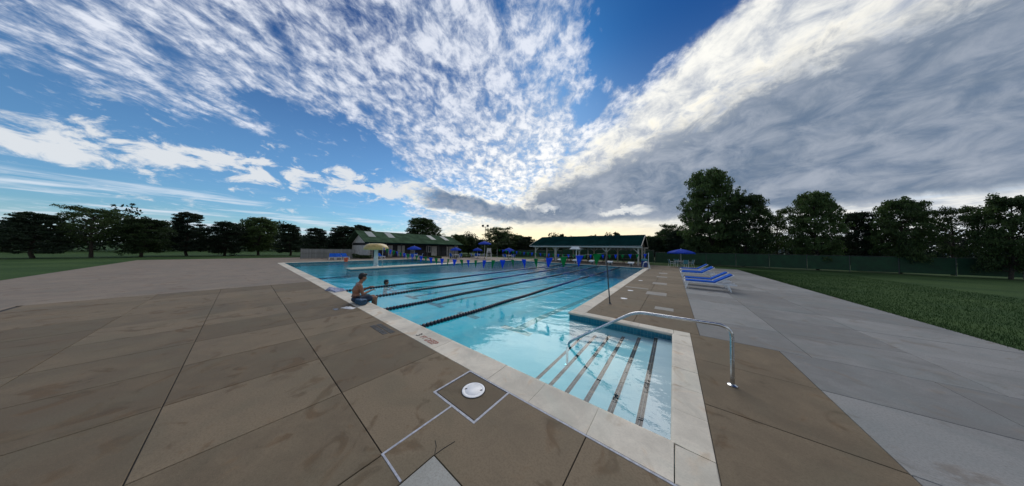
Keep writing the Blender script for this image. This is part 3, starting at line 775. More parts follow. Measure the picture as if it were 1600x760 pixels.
# ---- backstroke flag lines
def flag_line(label, y, xr, zr, xl, zl, sag, spacing, start_green, base_y_right, group, thick=0.003, fw=0.30, fh=0.44, seed=1):
    r = random.Random(seed)
    t = thing('flag_line', label, 'flag line', (0, y, 0), group=group)
    def z_at(x):
        u = (x - xr) / (xl - xr); return zr + (zl - zr) * u - sag * 4 * u * (1 - u)
    xs = [xr + (xl - xr) * k / 60 for k in range(61)]
    MB().path([(x, 0, z_at(x)) for x in xs], thick, 5).build('string', M['cord'], t)
    x = xr - 0.30; k = 0
    while x > xl + 0.3:
        lean = r.uniform(-0.10, 0.10); yaw = r.uniform(-0.45, 0.45); hw = fw / 2; z0 = z_at(x)
        m = MB(); th = 0.003; ca, sa = math.cos(yaw), math.sin(yaw)
        def P(a, b_, c): return (x + a * ca - c * sa, a * sa + c * ca + lean * 0.6 * (z0 - b_), b_)
        rows = 5; vs = []
        for side in (-th, th):
            for j in range(rows + 1):
                v = j / rows; w = hw * (1 - v) + 0.004; bul = 0.03 * math.sin(v * 3 + k) 
                vs += [P(-w + lean * v * fh, z0 - v * fh, side + bul), P(w + lean * v * fh, z0 - v * fh, side + bul * 0.4)]
        fs = []; o2 = 2 * (rows + 1)
        for j in range(rows):
            fs += [(2 * j, 2 * j + 1, 2 * j + 3, 2 * j + 2), (o2 + 2 * j + 1, o2 + 2 * j, o2 + 2 * j + 2, o2 + 2 * j + 3), (2 * j, 2 * j + 2, o2 + 2 * j + 2, o2 + 2 * j), (2 * j + 1, o2 + 2 * j + 1, o2 + 2 * j + 3, 2 * j + 3)]
        fs += [(0, o2, o2 + 1, 1), (2 * rows, 2 * rows + 1, o2 + 2 * rows + 1, o2 + 2 * rows)]
        m.add(vs, fs).build('pennant', M['flag_green' if (k % 2 == 0) == start_green else 'flag_blue'], t)
        x -= spacing * r.uniform(0.96, 1.04); k += 1
    return t
FLY = 8.05
flag_line('line of blue and green pennants sagging across the middle of the pool', FLY, -1.93, 1.80, -21.65, 1.85, 0.66, 0.66, True, FLY, 'backstroke flag lines')
flag_line('far line of small blue and green pennants in front of the open pavilion', 24.3, -1.9, 1.62, -21.65, 1.8, 0.40, 0.66, False, 24.3, 'backstroke flag lines', seed=4)
def flag_pole(label, x, y, top, leanx, mat):
    t = thing('flag_pole', label, 'pole', (x, y, 0), group='poles carrying the flag lines')
    MB().path([(0, 0, 0), (leanx * 0.5, 0, top / 2), (leanx, 0, top)], 0.021, 10).build('shaft', mat, t, smooth=True)
    MB().lathe([(0.0001, 0), (0.06, 0), (0.055, 0.01), (0.03, 0.018), (0.03, 0.06), (0.0001, 0.06)], n=16).build('socket', M['dark_metal'], t, smooth=True)
flag_pole('dark leaning flag pole on the right deck just beyond the stair bay', -1.79, FLY, 1.86, -0.14, M['dark_metal'])
flag_pole('thin white flag pole on the right deck near the ladder', -1.92, 24.3, 1.72, 0.0, M['white'])
flag_pole('flag pole standing on the coping island near the mushroom', -21.65, FLY, 1.88, 0.0, M['steel'])
flag_pole('flag pole on the far left corner of the lane pool deck', -21.75, 24.3, 1.85, 0.0, M['steel'])

# ---- starting blocks
def starting_block():
    t = thing('starting_block', '', 'starting block', group='starting blocks along the far wall')
    MB().box((0, 0.05, 0.012), (0.46, 0.56, 0.022), cham=0.004).build('base_plate', M['steel'], t)
    m = MB(); m.bar((0, 0.18, 0.02), (0, 0.05, 0.46), 0.14, 0.12); m.build('pedestal', M['dark_metal'], t)
    tp = MB(); tp.box((0, 0, 0), (0.62, 0.62, 0.07), M=Matrix.Translation((0, -0.02, 0.50)) @ Matrix.Rotation(R_(11), 4, 'X'), cham=0.015); tp.build('platform', M['white_plastic'], t)
    MB().path(arc([(-0.2, 0.12, 0.30), (-0.2, -0.22, 0.33), (0.2, -0.22, 0.33), (0.2, 0.12, 0.30)], 0.05), 0.014, 8).build('grip_bar', M['steel'], t, smooth=True)
    MB().box((0, 0.36, 0.22), (0.42, 0.18, 0.04), cham=0.008).build('step', M['white_plastic'], t)
    return t
sb = starting_block(); ords = ['rightmost', 'second from right', 'third from right', 'fourth from right', 'fifth from right', 'sixth from right']
for i, lx in enumerate(lanes):
    lab = '%s white topped starting block on the far pool wall' % ords[i]
    if i == 0: sb.location = (lx, FY + 0.42, 0.0); sb['label'] = lab
    else: copy_tree(sb, lab, (lx, FY + 0.42, 0.0))

# ---- mushroom fountain in the wading pool
mp = G(587, 417.0, WZ)
t = thing('mushroom_fountain', 'yellow domed mushroom fountain on a pale post behind the coping island', 'fountain', (mp.x, mp.y, 0))
ztop = height_at(mp, 587, 380.5)
MB().lathe([(0.0001, -0.5), (0.30, -0.5), (0.30, -0.1), (0.21, 0.0), (0.18, ztop * 0.45), (0.18, ztop - 0.5), (0.36, ztop - 0.40), (0.0001, ztop - 0.40)], n=28).build('post', M['mush_post'], t, smooth=True)
prof = [(0.0001, ztop - 0.56), (0.92, ztop - 0.66), (1.02, ztop - 0.64)]
for k in range(10):
    a = k / 9 * math.pi / 2; prof.append((0.0001 + 1.07 * math.cos(a) ** 0.62 if k < 9 else 0.0001, ztop - 0.56 + 0.56 * math.sin(a)))
MB().lathe(prof, n=36).build('cap', M['mushroom'], t, smooth=True)

# ---- parasols
def parasol_parts(t, H, r, tilt=0.0, pole='white', n=8):
    MB().path([(0, 0, 0.03), (0, 0, H - 0.04)], 0.024, 10).build('pole', M[pole], t, smooth=True)
    m = MB(); rings = [(0.02, H), (r * 0.35, H - 0.10), (r * 0.7, H - 0.24), (r, H - 0.42)]; vs, fs = [], []
    kk = n * 4
    for rr, z in rings:
        for k in range(kk):
            a = 2 * math.pi * k / kk; sc = 1 - 0.05 * (rr / r) * abs(math.sin(a * n / 2)); dz = -0.04 * (rr / r) * abs(math.sin(a * n / 2))
            vs.append((rr * sc * math.cos(a), rr * sc * math.sin(a), z + dz))
    for i in range(3):
        for k in range(kk):
            k2 = (k + 1) % kk; fs.append((i * kk + k, i * kk + k2, (i + 1) * kk + k2, (i + 1) * kk + k))
    o = len(vs)                                   # valance and lower skin
    for dz, rr in ((-0.50 - 0.06, r * 0.995), (-0.44, r * 0.97)):
        for k in range(kk):
            a = 2 * math.pi * k / kk; sc = 1 - 0.05 * abs(math.sin(a * n / 2)); w = -0.035 * abs(math.cos(a * n / 2))
            vs.append((rr * sc * math.cos(a), rr * sc * math.sin(a), H + dz + (w if dz < -0.5 else -0.04 * abs(math.sin(a * n / 2)))))
    vs.append((0, 0, H - 0.06)); c = len(vs) - 1
    for k in range(kk):
        k2 = (k + 1) % kk
        fs += [(3 * kk + k, 3 * kk + k2, o + k2, o + k), (o + k, o + k2, o + kk + k2, o + kk + k), (o + kk + k, o + kk + k2, c)]
    cn = m.add(vs, fs).build('canopy', M['blue_fabric'], t)
    MB().lathe([(0.0001, 0), (0.03, 0), (0.035, 0.04), (0.02, 0.09), (0.0001, 0.1)], (0, 0, H - 0.01), 12).build('finial', M['white'], t, smooth=True)
    for k in range(n):
        a = 2 * math.pi * k / n
        MB().bar((0.03 * math.cos(a), 0.03 * math.sin(a), H - 0.10), (r * 0.93 * math.cos(a), r * 0.93 * math.sin(a), H - 0.455), 0.012, 0.012).build('rib', M['white'], t)
    MB().lathe([(0.0001, 0), (0.26, 0), (0.25, 0.05), (0.05, 0.08), (0.05, 0.30), (0.0001, 0.30)], n=20).build('base', M['dark_metal'], t, smooth=True)
def parasol(label, p, H, r=1.25, rz=0.0):
    t = thing('parasol', label, 'parasol', p, rz, 'blue pool parasols'); parasol_parts(t, H, r); return t
def round_table():
    t = thing('patio_table', '', 'table', group='patio tables by the pool')
    MB().lathe([(0.035, 0.70), (0.58, 0.70), (0.60, 0.71), (0.60, 0.735), (0.035, 0.735)], n=28).build('table_top', M['white_plastic'], t, smooth=True)
    for k in range(4):
        a = R_(45 + 90 * k); c, s_ = math.cos(a), math.sin(a)
        MB().path([(0.50 * c, 0.50 * s_, 0.0), (0.42 * c, 0.42 * s_, 0.40), (0.44 * c, 0.44 * s_, 0.70)], 0.018, 8).build('leg', M['white'], t)
    return t
def chair(mat):
    t = thing('patio_chair', '', 'chair', group='sling chairs round the patio tables')
    MB().box((0, 0, 0.42), (0.46, 0.46, 0.018), cham=0.005).build('seat', M[mat], t)
    MB().box((0, 0, 0), (0.46, 0.018, 0.48), M=Matrix.Translation((0, -0.29, 0.68)) @ Matrix.Rotation(R_(14), 4, 'X'), cham=0.005).build('backrest', M[mat], t)
    for sx in (-1, 1):
        x = sx * 0.255
        MB().path(arc([(x, 0.25, 0.0), (x, 0.22, 0.62), (x, -0.22, 0.62)], 0.07), 0.014, 8).build('front_leg', M['white'], t, smooth=True)
        MB().path([(x, -0.32, 0.0), (x, -0.23, 0.42), (x, -0.35, 0.93)], 0.014, 8).build('rear_leg', M['white'], t, smooth=True)
        MB().path([(x, 0.235, 0.415), (x, -0.235, 0.415)], 0.012, 8).build('side_rail', M['white'], t, smooth=True)
    return t
tb = round_table(); chb = chair('teal_sling'); chblue = chair('blue_sling')
used = {'t': False, 'c': False, 'b': False}
def put(proto, key, lab, loc, rz=0.0):
    if not used[key]:
        used[key] = True; proto.location = loc; proto.rotation_euler = (0, 0, rz); proto['label'] = lab; return proto
    return copy_tree(proto, lab, loc, rz)
CPOS = ['near', 'far', 'left', 'right']
def dining_set(where, p, H, key, n_ch=4, rot=0.0, r=1.25):
    parasol('blue parasol ' + where, p, H, r, rot)
    put(tb, 't', 'round white patio table ' + where, p)
    for k in range(n_ch):
        a = rot + [-math.pi / 2, math.pi / 2, math.pi, 0][k]      # near, far, left, right
        loc = (p[0] + 0.92 * math.cos(a), p[1] + 0.92 * math.sin(a), 0.0)
        put(chb if key == 'c' else chblue, key, '%s chair on the %s side, %s' % ('teal sling' if key == 'c' else 'blue sling', CPOS[k], where), loc, a + math.pi / 2)
pR = G(1064, 417.5); dining_set('past the right loungers', (pR.x, pR.y, 0), 2.2, 'c', rot=0.35, r=1.42)
def at_dist(x, dist):
    d = ray(x, 400); k = dist / math.hypot(d.x, d.y); return (d.x * k, d.y * k, 0.0)
p1 = at_dist(647, 36.0); dining_set('before the bathhouse middle', p1, 2.08, 'b', rot=0.9, r=1.02)
p2 = at_dist(712, 37.5); dining_set('before the bathhouse right end', p2, 1.98, 'b', rot=0.2, r=0.92)
p3 = at_dist(746, 40.0); dining_set('left of the lifeguard chair', p3, 1.95, 'b', rot=0.6, r=0.90)
p4 = at_dist(795, 37.5); dining_set('between lifeguard chair and pavilion', p4, 2.02, 'b', rot=0.1, r=1.0)

# ---- loungers
def lounger():
    t = thing('lounger', '', 'lounger', group='blue sling sun loungers')
    for sy in (-1, 1):
        MB().box((0.95, sy * 0.31, 0.335), (1.92, 0.055, 0.07), cham=0.015).build('side_rail', M['white_plastic'], t)
        for x, lean in ((0.16, -0.10), (1.62, 0.10)):
            MB().bar((x + lean, sy * 0.30, 0.0), (x, sy * 0.30, 0.32), 0.075, 0.05).build('leg', M['white_plastic'], t)
    MB().box((0.02, 0, 0.335), (0.06, 0.62, 0.065), cham=0.015).build('foot_bar', M['white_plastic'], t)
    MB().box((0.62, 0, 0.40), (1.14, 0.64, 0.055), cham=0.02).build('seat_cushion', M['blue_sling'], t)
    MT = Matrix.Translation((1.20, 0, 0.375)) @ Matrix.Rotation(R_(-34), 4, 'Y')
    b = MB(); b.box((0.36, 0, 0.055), (0.74, 0.64, 0.055), M=MT, cham=0.02); b.build('back_cushion', M['blue_sling'], t)
    f = MB(); f.box((0.36, 0.30, 0), (0.76, 0.045, 0.05), M=MT, cham=0.012); f.box((0.36, -0.30, 0), (0.76, 0.045, 0.05), M=MT, cham=0.012); f.box((0.735, 0, 0.001), (0.05, 0.55, 0.05), M=MT, cham=0.012)
    f.build('back_frame', M['white_plastic'], t)
    return t
lg = lounger()
# right deck: foot ends towards the pool
spots = [((0.46, 14.6), 'blue sun lounger on the grey slabs, closest on the right deck'),
         ((0.50, 16.1), 'second blue sun lounger along the right deck'),
         ((0.44, 20.3), 'third blue sun lounger along the right deck'),
         ((0.50, 21.5), 'fourth blue sun lounger along the right deck'),
         ((0.52, 24.6), 'blue sun lounger nearest the table at the end of the right deck')]
for i, ((x, y_), lab) in enumerate(spots):
    a = R_(random.uniform(-5, 5))
    if i == 0: lg.location = (x, y_, 0.0); lg.rotation_euler = (0, 0, a); lg['label'] = lab
    else: copy_tree(lg, lab, (x, y_, 0.0), a)
# far left, in front of the board fence
for i, (px, dist, lab) in enumerate(((519, 37.0, 'leftmost blue sun lounger before the grey board fence'), (530, 37.0, 'blue sun lounger in the middle of the row before the grey board fence'), (542, 37.2, 'blue sun lounger by the orange bucket, before the grey board fence'), (599, 38.5, 'blue sun lounger seen just right of the mushroom post'))):
    p = at_dist(px, dist); copy_tree(lg, lab, p, R_(168 + i * 6))
# orange bucket by the loungers
p = G(540.5, 409.3)
t = thing('bucket', 'small orange bucket on the deck before the left loungers', 'bucket', p)
MB().lathe([(0.0001, 0), (0.16, 0), (0.21, 0.40), (0.225, 0.41), (0.225, 0.44), (0.20, 0.44), (0.15, 0.03), (0.0001, 0.03)], n=18).build('pail', M['orange'], t, smooth=True)
MB().path([(0.21 * math.cos(a), 0.06, 0.40 + 0.2 * math.sin(a)) for a in [math.pi * k / 10 for k in range(11)]], 0.01, 6).build('handle', M['orange'], t)

# ---- lifeguard chair with its parasol
lp = Vector(at_dist(764, 38.0)); face = math.atan2(-lp.y + 14, -lp.x - 12) + math.pi / 2
t = thing('lifeguard_chair', 'tall white lifeguard chair with ladder steps on the far deck', 'lifeguard chair', lp, face, scale=0.88)
for sx in (-1, 1):
    MB().bar((sx * 0.50, -0.62, 0), (sx * 0.36, -0.25, 1.62), 0.07, 0.07).build('leg', M['white'], t)
    MB().bar((sx * 0.50, 0.50, 0), (sx * 0.36, 0.28, 2.25), 0.07, 0.07).build('leg', M['white'], t)
    MB().box((sx * 0.37, 0.02, 1.72), (0.06, 0.60, 0.05)).build('armrest', M['white'], t)
    MB().bar((sx * 0.47, -0.52, 0.35), (sx * 0.40, 0.34, 1.35), 0.045, 0.045).build('brace', M['white'], t)
for k in range(4):
    z = 0.32 + k * 0.33; MB().box((0, -0.60 + z * 0.22, z), (0.90 - z * 0.13, 0.09, 0.035)).build('step', M['white'], t)
MB().box((0, 0.0, 1.42), (0.72, 0.60, 0.05)).build('seat', M['white'], t)
for k in range(4): MB().box((0, 0.33 + 0.0 * k, 1.62 + k * 0.16), (0.70, 0.03, 0.11)).build('back_slat', M['white'], t)
lp2 = Vector(at_dist(757, 37.6))
t = thing('lifeguard_parasol', 'high blue parasol on a white post beside the lifeguard chair', 'parasol', lp2)
parasol_parts(t, 3.15, 1.15)

# ---- floodlight pole
fp = Vector(at_dist(757.5, 62.0))
t = thing('floodlight_pole', 'tall thin floodlight pole with two lamps behind the lifeguard chair', 'light pole', fp, 0.6)
ztop = height_at(fp, 757.5, 354.5)
MB().path([(0, 0, 0), (0, 0, ztop)], [0.12, 0.07], 10).build('mast', M['dark_metal'], t, smooth=True)
MB().box((0, 0, ztop - 0.1), (1.9, 0.09, 0.09)).build('crossarm', M['dark_metal'], t)
for sx in (-1, 1):
    l = MB(); l.box((0, 0, 0), (0.62, 0.34, 0.55), M=Matrix.Translation((sx * 0.72, -0.12, ztop + 0.28)) @ Matrix.Rotation(R_(25), 4, 'X'), cham=0.06); lo = l.build('lamp', M['dark_metal'], t)
    g_ = MB(); g_.box((0, -0.175, 0), (0.5, 0.02, 0.44), M=Matrix.Translation((sx * 0.72, -0.12, ztop + 0.28)) @ Matrix.Rotation(R_(25), 4, 'X')); g_.build('lens', M['glass'], lo)

# ---- white square canopy on a post by the far wall
cp = G(900.5, 411.0); zt = height_at(cp, 900.5, 386.0) + 0.06
t = thing('shade_post', 'small white square shade on a single post before the pavilion', 'shade', cp)
MB().box((0, 0, zt / 2), (0.11, 0.11, zt - 0.05)).build('post', M['white'], t)
m = MB(); m.add([(-0.78, -0.78, zt - 0.42), (0.78, -0.78, zt - 0.42), (0.78, 0.78, zt - 0.42), (-0.78, 0.78, zt - 0.42), (-0.42, -0.42, zt), (0.42, -0.42, zt), (0.42, 0.42, zt), (-0.42, 0.42, zt)], [(3, 2, 1, 0), (4, 5, 6, 7), (0, 1, 5, 4), (1, 2, 6, 5), (2, 3, 7, 6), (3, 0, 4, 7)])
m.build('canopy', M['white'], t); MB().box((0, 0, 0.03), (0.5, 0.5, 0.06), cham=0.01).build('base', M['white'], t)

# ---- small blue bag on the coping beside the seated man
pb = G(564, 476.5)
t = thing('bag', 'small boxy blue bag on the coping at the seated man side', 'bag', (pb.x, pb.y, 0.006), R_(12))
MB().box((0, 0, 0.082), (0.36, 0.19, 0.155), cham=0.03).build('body', plain('blue_nylon', (0.012, 0.07, 0.14), 0.6, 0.2, 12, bump=0.4, bscale=30), t)
MB().box((0, 0, 0.168), (0.345, 0.18, 0.02), cham=0.008).build('flap', plain('pale_blue_nylon', (0.10, 0.20, 0.33), 0.6, 0.2, 12), t)
MB().path(arc([(-0.10, 0, 0.175), (-0.08, 0, 0.235), (0.08, 0, 0.235), (0.10, 0, 0.175)], 0.04), 0.008, 6).build('handle', M['navy'], t, smooth=True)

# ================================================================== BUILDINGS
# ---- open pavilion behind the far wall
PY0, PY1 = 30.2, 37.4
PXL, PXR = -18.35, -3.45
pv = thing('pavilion', 'open picnic pavilion with dark green gable roof and white braced posts', 'pavilion', ((PXL + PXR) / 2, (PY0 + PY1) / 2, 0))
ox, oy = pv.location.x, pv.location.y
MB().slab(PXL - 0.6 - ox, PXR + 0.6 - ox, PY0 - 0.5 - oy, PY1 + 0.5 - oy, -0.02, 0.05, cham=0.01).build('floor_slab', M['deck_far'], pv)
EZ = 2.42; RZ = 4.02; ov = 0.75
posts = [PXL + (PXR - PXL) * k / 4 for k in range(5)]
for row, yy in enumerate((PY0, (PY0 + PY1) / 2 + 0.4, PY1)):
    for k, x in enumerate(posts):
        if row == 1 and k in (1, 3): continue
        p = MB().slab(x - 0.085 - ox, x + 0.085 - ox, yy - 0.085 - oy, yy + 0.085 - oy, 0.05, EZ - 0.20).build('post', M['timber'], pv)
        if row != 1:
            for sx in ((1,) if k == 0 else (-1,) if k == 4 else (-1, 1)):
                MB().bar((x - ox + sx * 0.08, yy - oy, EZ - 0.72), (x - ox + sx * 0.56, yy - oy, EZ - 0.22), 0.10, 0.09).build('brace', M['timber'], p)
for yy in (PY0, PY1):
    MB().slab(PXL - 0.5 - ox, PXR + 0.45 - ox, yy - 0.09 - oy, yy + 0.09 - oy, EZ - 0.20, EZ + 0.02).build('beam', M['timber'], pv)
yc = (PY0 + PY1) / 2 - oy; x0, x1 = PXL - 0.75 - ox, PXR + 0.40 - ox
for sgn, yy in ((-1, PY0 - ov - oy), (1, PY1 + ov - oy)):
    ze = EZ - 0.02
    m = MB(); m.add([(x0, yy, ze), (x1, yy, ze), (x1, yc, RZ), (x0, yc, RZ), (x0, yy, ze + 0.10), (x1, yy, ze + 0.10), (x1, yc, RZ + 0.11), (x0, yc, RZ + 0.11)],
                     [(3, 2, 1, 0), (4, 5, 6, 7), (0, 1, 5, 4), (1, 2, 6, 5), (2, 3, 7, 6), (3, 0, 4, 7)])
    rf = m.build('roof', M['roof_dark'], pv)
    nrm = (RZ - ze) / (yc - yy)
    cnt = 38
    m = MB()
    for k in range(1, cnt):
        x = x0 + (x1 - x0) * k / cnt
        m.bar((x, yy, ze + 0.108), (x, yc, RZ + 0.118), 0.03, 0.022)
    m.build('roof_seams', M['roof_dark'], rf, kind='stuff')
    MB().box(((x0 + x1) / 2, yy - 0.022 * -sgn * -1, ze + 0.02), (x1 - x0 + 0.02, 0.035, 0.19)).build('fascia', M['white'], rf)
for x in (x0 - 0.02, x1 + 0.02):
    for yy in (PY0 - ov - oy, PY1 + ov - oy):
        MB().bar((x, yy, EZ + 0.0), (x, yc, RZ + 0.03), 0.035, 0.20).build('rake_board', M['timber'], pv)
    m = MB(); xi = x + (0.4 if x < 0 else -0.4)
    m.add([(xi - 0.03, PY0 - oy, EZ + 0.03), (xi - 0.03, PY1 - oy, EZ + 0.03), (xi - 0.03, yc, RZ - 0.08), (xi + 0.03, PY0 - oy, EZ + 0.03), (xi + 0.03, PY1 - oy, EZ + 0.03), (xi + 0.03, yc, RZ - 0.08)], [(0, 1, 2), (5, 4, 3), (0, 3, 4, 1), (1, 4, 5, 2), (2, 5, 3, 0)])
    m.build('gable', M['timber_dark'], pv)
# picnic tables inside
def picnic():
    t = thing('picnic_table', '', 'picnic table', group='picnic tables in the pavilion')
    for k in range(4): MB().box((0, -0.30 + k * 0.2, 0.74), (1.8, 0.18, 0.04)).build('top_plank', M['timber_dark'], t)
    for sy in (-1, 1): MB().box((0, sy * 0.68, 0.44), (1.8, 0.26, 0.04)).build('bench', M['timber_dark'], t)
    for sx in (-1, 1):
        for sy in (-1, 1): MB().bar((sx * 0.65, sy * 0.60, 0.0), (sx * 0.65, sy * 0.22, 0.72), 0.05, 0.09).build('leg', M['timber_dark'], t)
        MB().box((sx * 0.65, 0, 0.40), (0.05, 1.5, 0.09)).build('crossbar', M['timber_dark'], t)
    return t
pt = picnic(); LR = ['leftmost', 'second from left', 'third from left', 'fourth from left', 'rightmost']
for k in range(5):
    loc = (PXL + 1.6 + k * 3.0, PY0 + 2.0 + (k % 2) * 1.2, 0.05); lab = '%s dark picnic table under the pavilion roof' % LR[k]
    if k == 0: pt.location = loc; pt['label'] = lab
    else: copy_tree(pt, lab, loc, R_(90 if k % 2 else 0))

# dark bins and a green covered crate right of the pavilion post
bp = G(1001, 417.2)
t = thing('waste_bin', 'round dark blue waste bin beside the right pavilion post', 'bin', (bp.x + 0.35, bp.y + 0.2, 0))
MB().lathe([(0.0001, 0), (0.30, 0), (0.33, 0.75), (0.0001, 0.75)], n=18).build('drum', M['mid_blue'], t, smooth=True)
MB().lathe([(0.0001, 0.75), (0.36, 0.75), (0.34, 0.86), (0.16, 0.98), (0.0001, 1.0)], n=18).build('lid', M['teal_sling'], t, smooth=True)

# ---- long bathhouse on the left
BX = -39.5; BY0, BY1 = 12.6, 30.7; BW = 8.6
bh = thing('bathhouse', 'long low bathhouse with green shed roof skylights and pale walls', 'building', (BX, BY0, 0))
EV = 2.50; RG = 4.55
def L_(x0, x1, y0, y1, z0, z1, name, mat, par=bh, cham=0.0):
    return MB().slab(x0, x1, y0, y1, z0, z1, cham).build(name, M[mat], par)
LEN = BY1 - BY0
L_(-BW, 0.35, -0.4, LEN + 0.4, -0.02, 0.06, 'floor_slab', 'deck_far')
# back and end walls
L_(-BW, -BW + 0.2, 0, LEN, 0.06, EV, 'rear_wall', 'siding')
L_(-BW + 0.2, -0.3, LEN - 0.2, LEN, 0.06, EV, 'end_wall', 'siding')
L_(-BW + 0.2, -0.3, 0, 0.2, 0.06, EV - 0.42, 'end_wall', 'siding')
L_(-BW + 0.2, -0.3, 0.05, 0.2, EV - 0.42, EV, 'end_wall', 'opening_shade')  # solid strip, shade of the open band put into its colour
# recessed front wall with panels, doors and windows
FXW = -1.5
L_(FXW - 0.2, FXW, 0.2, LEN - 0.2, 0.06, EV, 'front_wall', 'opening_shade')  # solid wall, coloured near-black for the shade in its openings
def px_y(x): d = ray(x, 395); return d.y / d.x * (BX + FXW) - BY0
segs = [(567, 583, 'siding', 'wall_panel'), (606, 613, 'siding', 'wall_panel'), (621, 632, 'siding', 'wall_panel'), (641, 646, 'siding_grey', 'wall_panel'), (666, 672.5, 'glass', 'window'), (674, 682.5, 'siding', 'wall_panel'), (684, 688.5, 'door_dark', 'door'), (690, 696, 'door_dark', 'door'), (697.5, 709, 'siding', 'wall_panel'), (711, 716, 'siding', 'wall_panel')]
for a, b_, mt, nm in segs:
    ya, yb = sorted((px_y(a), px_y(b_))); ya = max(0.25, ya); yb = min(LEN - 0.25, yb)
    if yb - ya < 0.2: continue
    o = L_(FXW + 0.003, FXW + 0.06, ya, yb, 0.10 if nm != 'window' else 0.9, EV - 0.35, nm, mt)
    if nm == 'door': MB().box((FXW + 0.09, yb - 0.12, 1.05), (0.05, 0.04, 0.14)).build('handle', M['steel'], o)
    elif nm == 'window':
        f = MB()
        for y_ in (ya, (ya + yb) / 2, yb): f.box((FXW + 0.075, y_, (EV - 0.35 + 0.9) / 2), (0.05, 0.07, EV - 1.2))
        for z in (0.9, EV - 0.35): f.box((FXW + 0.079, (ya + yb) / 2, z), (0.05, yb - ya + 0.07, 0.07))
        f.build('frame', M['white'], o)
    else:
        nb = max(2, int((yb - ya) / 0.6))
        for k in range(1, nb): MB().box((FXW + 0.066, ya + (yb - ya) * k / nb, (EV - 0.25) / 2), (0.012, 0.05, EV - 0.6)).build('batten', M['siding'], o)
# porch posts and railing
for k in range(8):
    y_ = 0.1 + (LEN - 0.2) * k / 7
    L_(-0.14, 0.0, y_ - 0.07, y_ + 0.07, 0.06, EV - 0.03, 'porch_post', 'dark_metal' if k else 'siding')
for k in range(7):
    ya = 0.17 + (LEN - 0.2) * k / 7; yb = 0.03 + (LEN - 0.2) * (k + 1) / 7
    if k in (4,): continue
    r = MB()
    for z in (0.40, 0.75, 1.10): r.box((-0.07, (ya + yb) / 2, z), (0.04, yb - ya, 0.045))
    n = int((yb - ya) / 0.45)
    for j in range(1, n): r.box((-0.07, ya + (yb - ya) * j / n, 0.59), (0.03, 0.03, 1.02))
    r.build('railing', M['dark_metal'], bh)
# roof: two slopes, long overhang
xr = -BW / 2; re0, re1 = -0.8, LEN + 0.7
def roof_slope(xe, name):
    ze = EV - 0.02
    m = MB(); m.add([(xe, re0, ze), (xe, re1, ze), (xr, re1, RG), (xr, re0, RG), (xe, re0, ze + 0.12), (xe, re1, ze + 0.12), (xr, re1, RG + 0.13), (xr, re0, RG + 0.13)],
                     [(3, 2, 1, 0), (4, 5, 6, 7), (0, 1, 5, 4), (1, 2, 6, 5), (2, 3, 7, 6), (3, 0, 4, 7)])
    return m.build(name, M['roof_green'], bh)
rf = roof_slope(0.75, 'roof'); roof_slope(-BW - 0.6, 'roof')
dx, dz = (xr - 0.75), RG - (EV - 0.02)
def on_roof(u, y_, up): return (0.75 + dx * u, y_, EV + 0.10 + dz * u + up)
m = MB()
for k in range(1, 46):
    y_ = re0 + (re1 - re0) * k / 46; m.bar(on_roof(0.0, y_, 0.012), on_roof(1.0, y_, 0.012), 0.03, 0.02)
m.build('roof_seams', M['roof_green'], rf, kind='stuff')
for (x_, y0_) in ((583, 2.6), (612, 6.2), (673, 12.7), (692, 15.4)):
    # skylight strips: find where the pixel column crosses the slope
    d = ray(x_, 371.5); best = None
    for k in range(400):
        tt = 20 + k * 0.12; P = Vector((0, 0, CAMH)) + d * tt - Vector((BX, BY0, 0)); u = (P.x - 0.75) / dx
        if 0.0 < u < 1.0 and P.z <= EV + 0.10 + dz * u: best = P.y; break
    yy = best if best is not None else y0_
    m = MB(); a, b_ = on_roof(0.46, yy, 0.035), on_roof(0.93, yy, 0.035)
    m.add([(a[0], yy - 0.55, a[2]), (a[0], yy + 0.55, a[2]), (b_[0], yy + 0.55, b_[2]), (b_[0], yy - 0.55, b_[2]), (a[0], yy - 0.55, a[2] - 0.05), (a[0], yy + 0.55, a[2] - 0.05), (b_[0], yy + 0.55, b_[2] - 0.05), (b_[0], yy - 0.55, b_[2] - 0.05)],
          [(0, 1, 2, 3), (7, 6, 5, 4), (0, 4, 5, 1), (1, 5, 6, 2), (2, 6, 7, 3), (3, 7, 4, 0)])
    m.build('skylight', M['skylight'], rf)
MB().bar((0.77, re0, EV + 0.03), (0.77, re1, EV + 0.03), 0.05, 0.16).build('gutter', M['roof_dark'], rf)
for y_ in (0.02, LEN - 0.14):
    m = MB(); m.add([(-0.1, y_, EV + 0.01), (-BW + 0.1, y_, EV + 0.01), (xr, y_, RG - 0.10), (-0.1, y_ + 0.12, EV + 0.01), (-BW + 0.1, y_ + 0.12, EV + 0.01), (xr, y_ + 0.12, RG - 0.10)], [(0, 1, 2), (5, 4, 3), (0, 3, 4, 1), (1, 4, 5, 2), (2, 5, 3, 0)])
    m.build('gable', M['siding'], bh)
# ---- grey board fence left of the bathhouse
fa, fb = Vector(at_dist(470, 41.5)), Vector(at_dist(556, 41.5))
t = thing('board_fence', 'grey upright board fence beside the bathhouse end wall', 'fence', fa, math.atan2((fb - fa).y, (fb - fa).x))
Lf = (fb - fa).length; n = int(Lf / 0.145); bm_ = MB().box((0, 0, 0.72), (0.135, 0.022, 1.36), cham=0.004).mesh('board', M['siding_grey'])
for k in range(n):
    link('board', bm_, t, (0.07 + k * 0.145, random.uniform(-0.003, 0.003), random.uniform(-0.015, 0.015)))
for k in range(int(Lf / 2.2) + 1): MB().box((k * 2.2, 0.075, 0.72), (0.1, 0.1, 1.44)).build('post', M['siding_grey'], t)
for z in (0.35, 1.15): MB().box((Lf / 2, 0.0325, z), (Lf, 0.04, 0.09)).build('rail', M['siding_grey'], t)
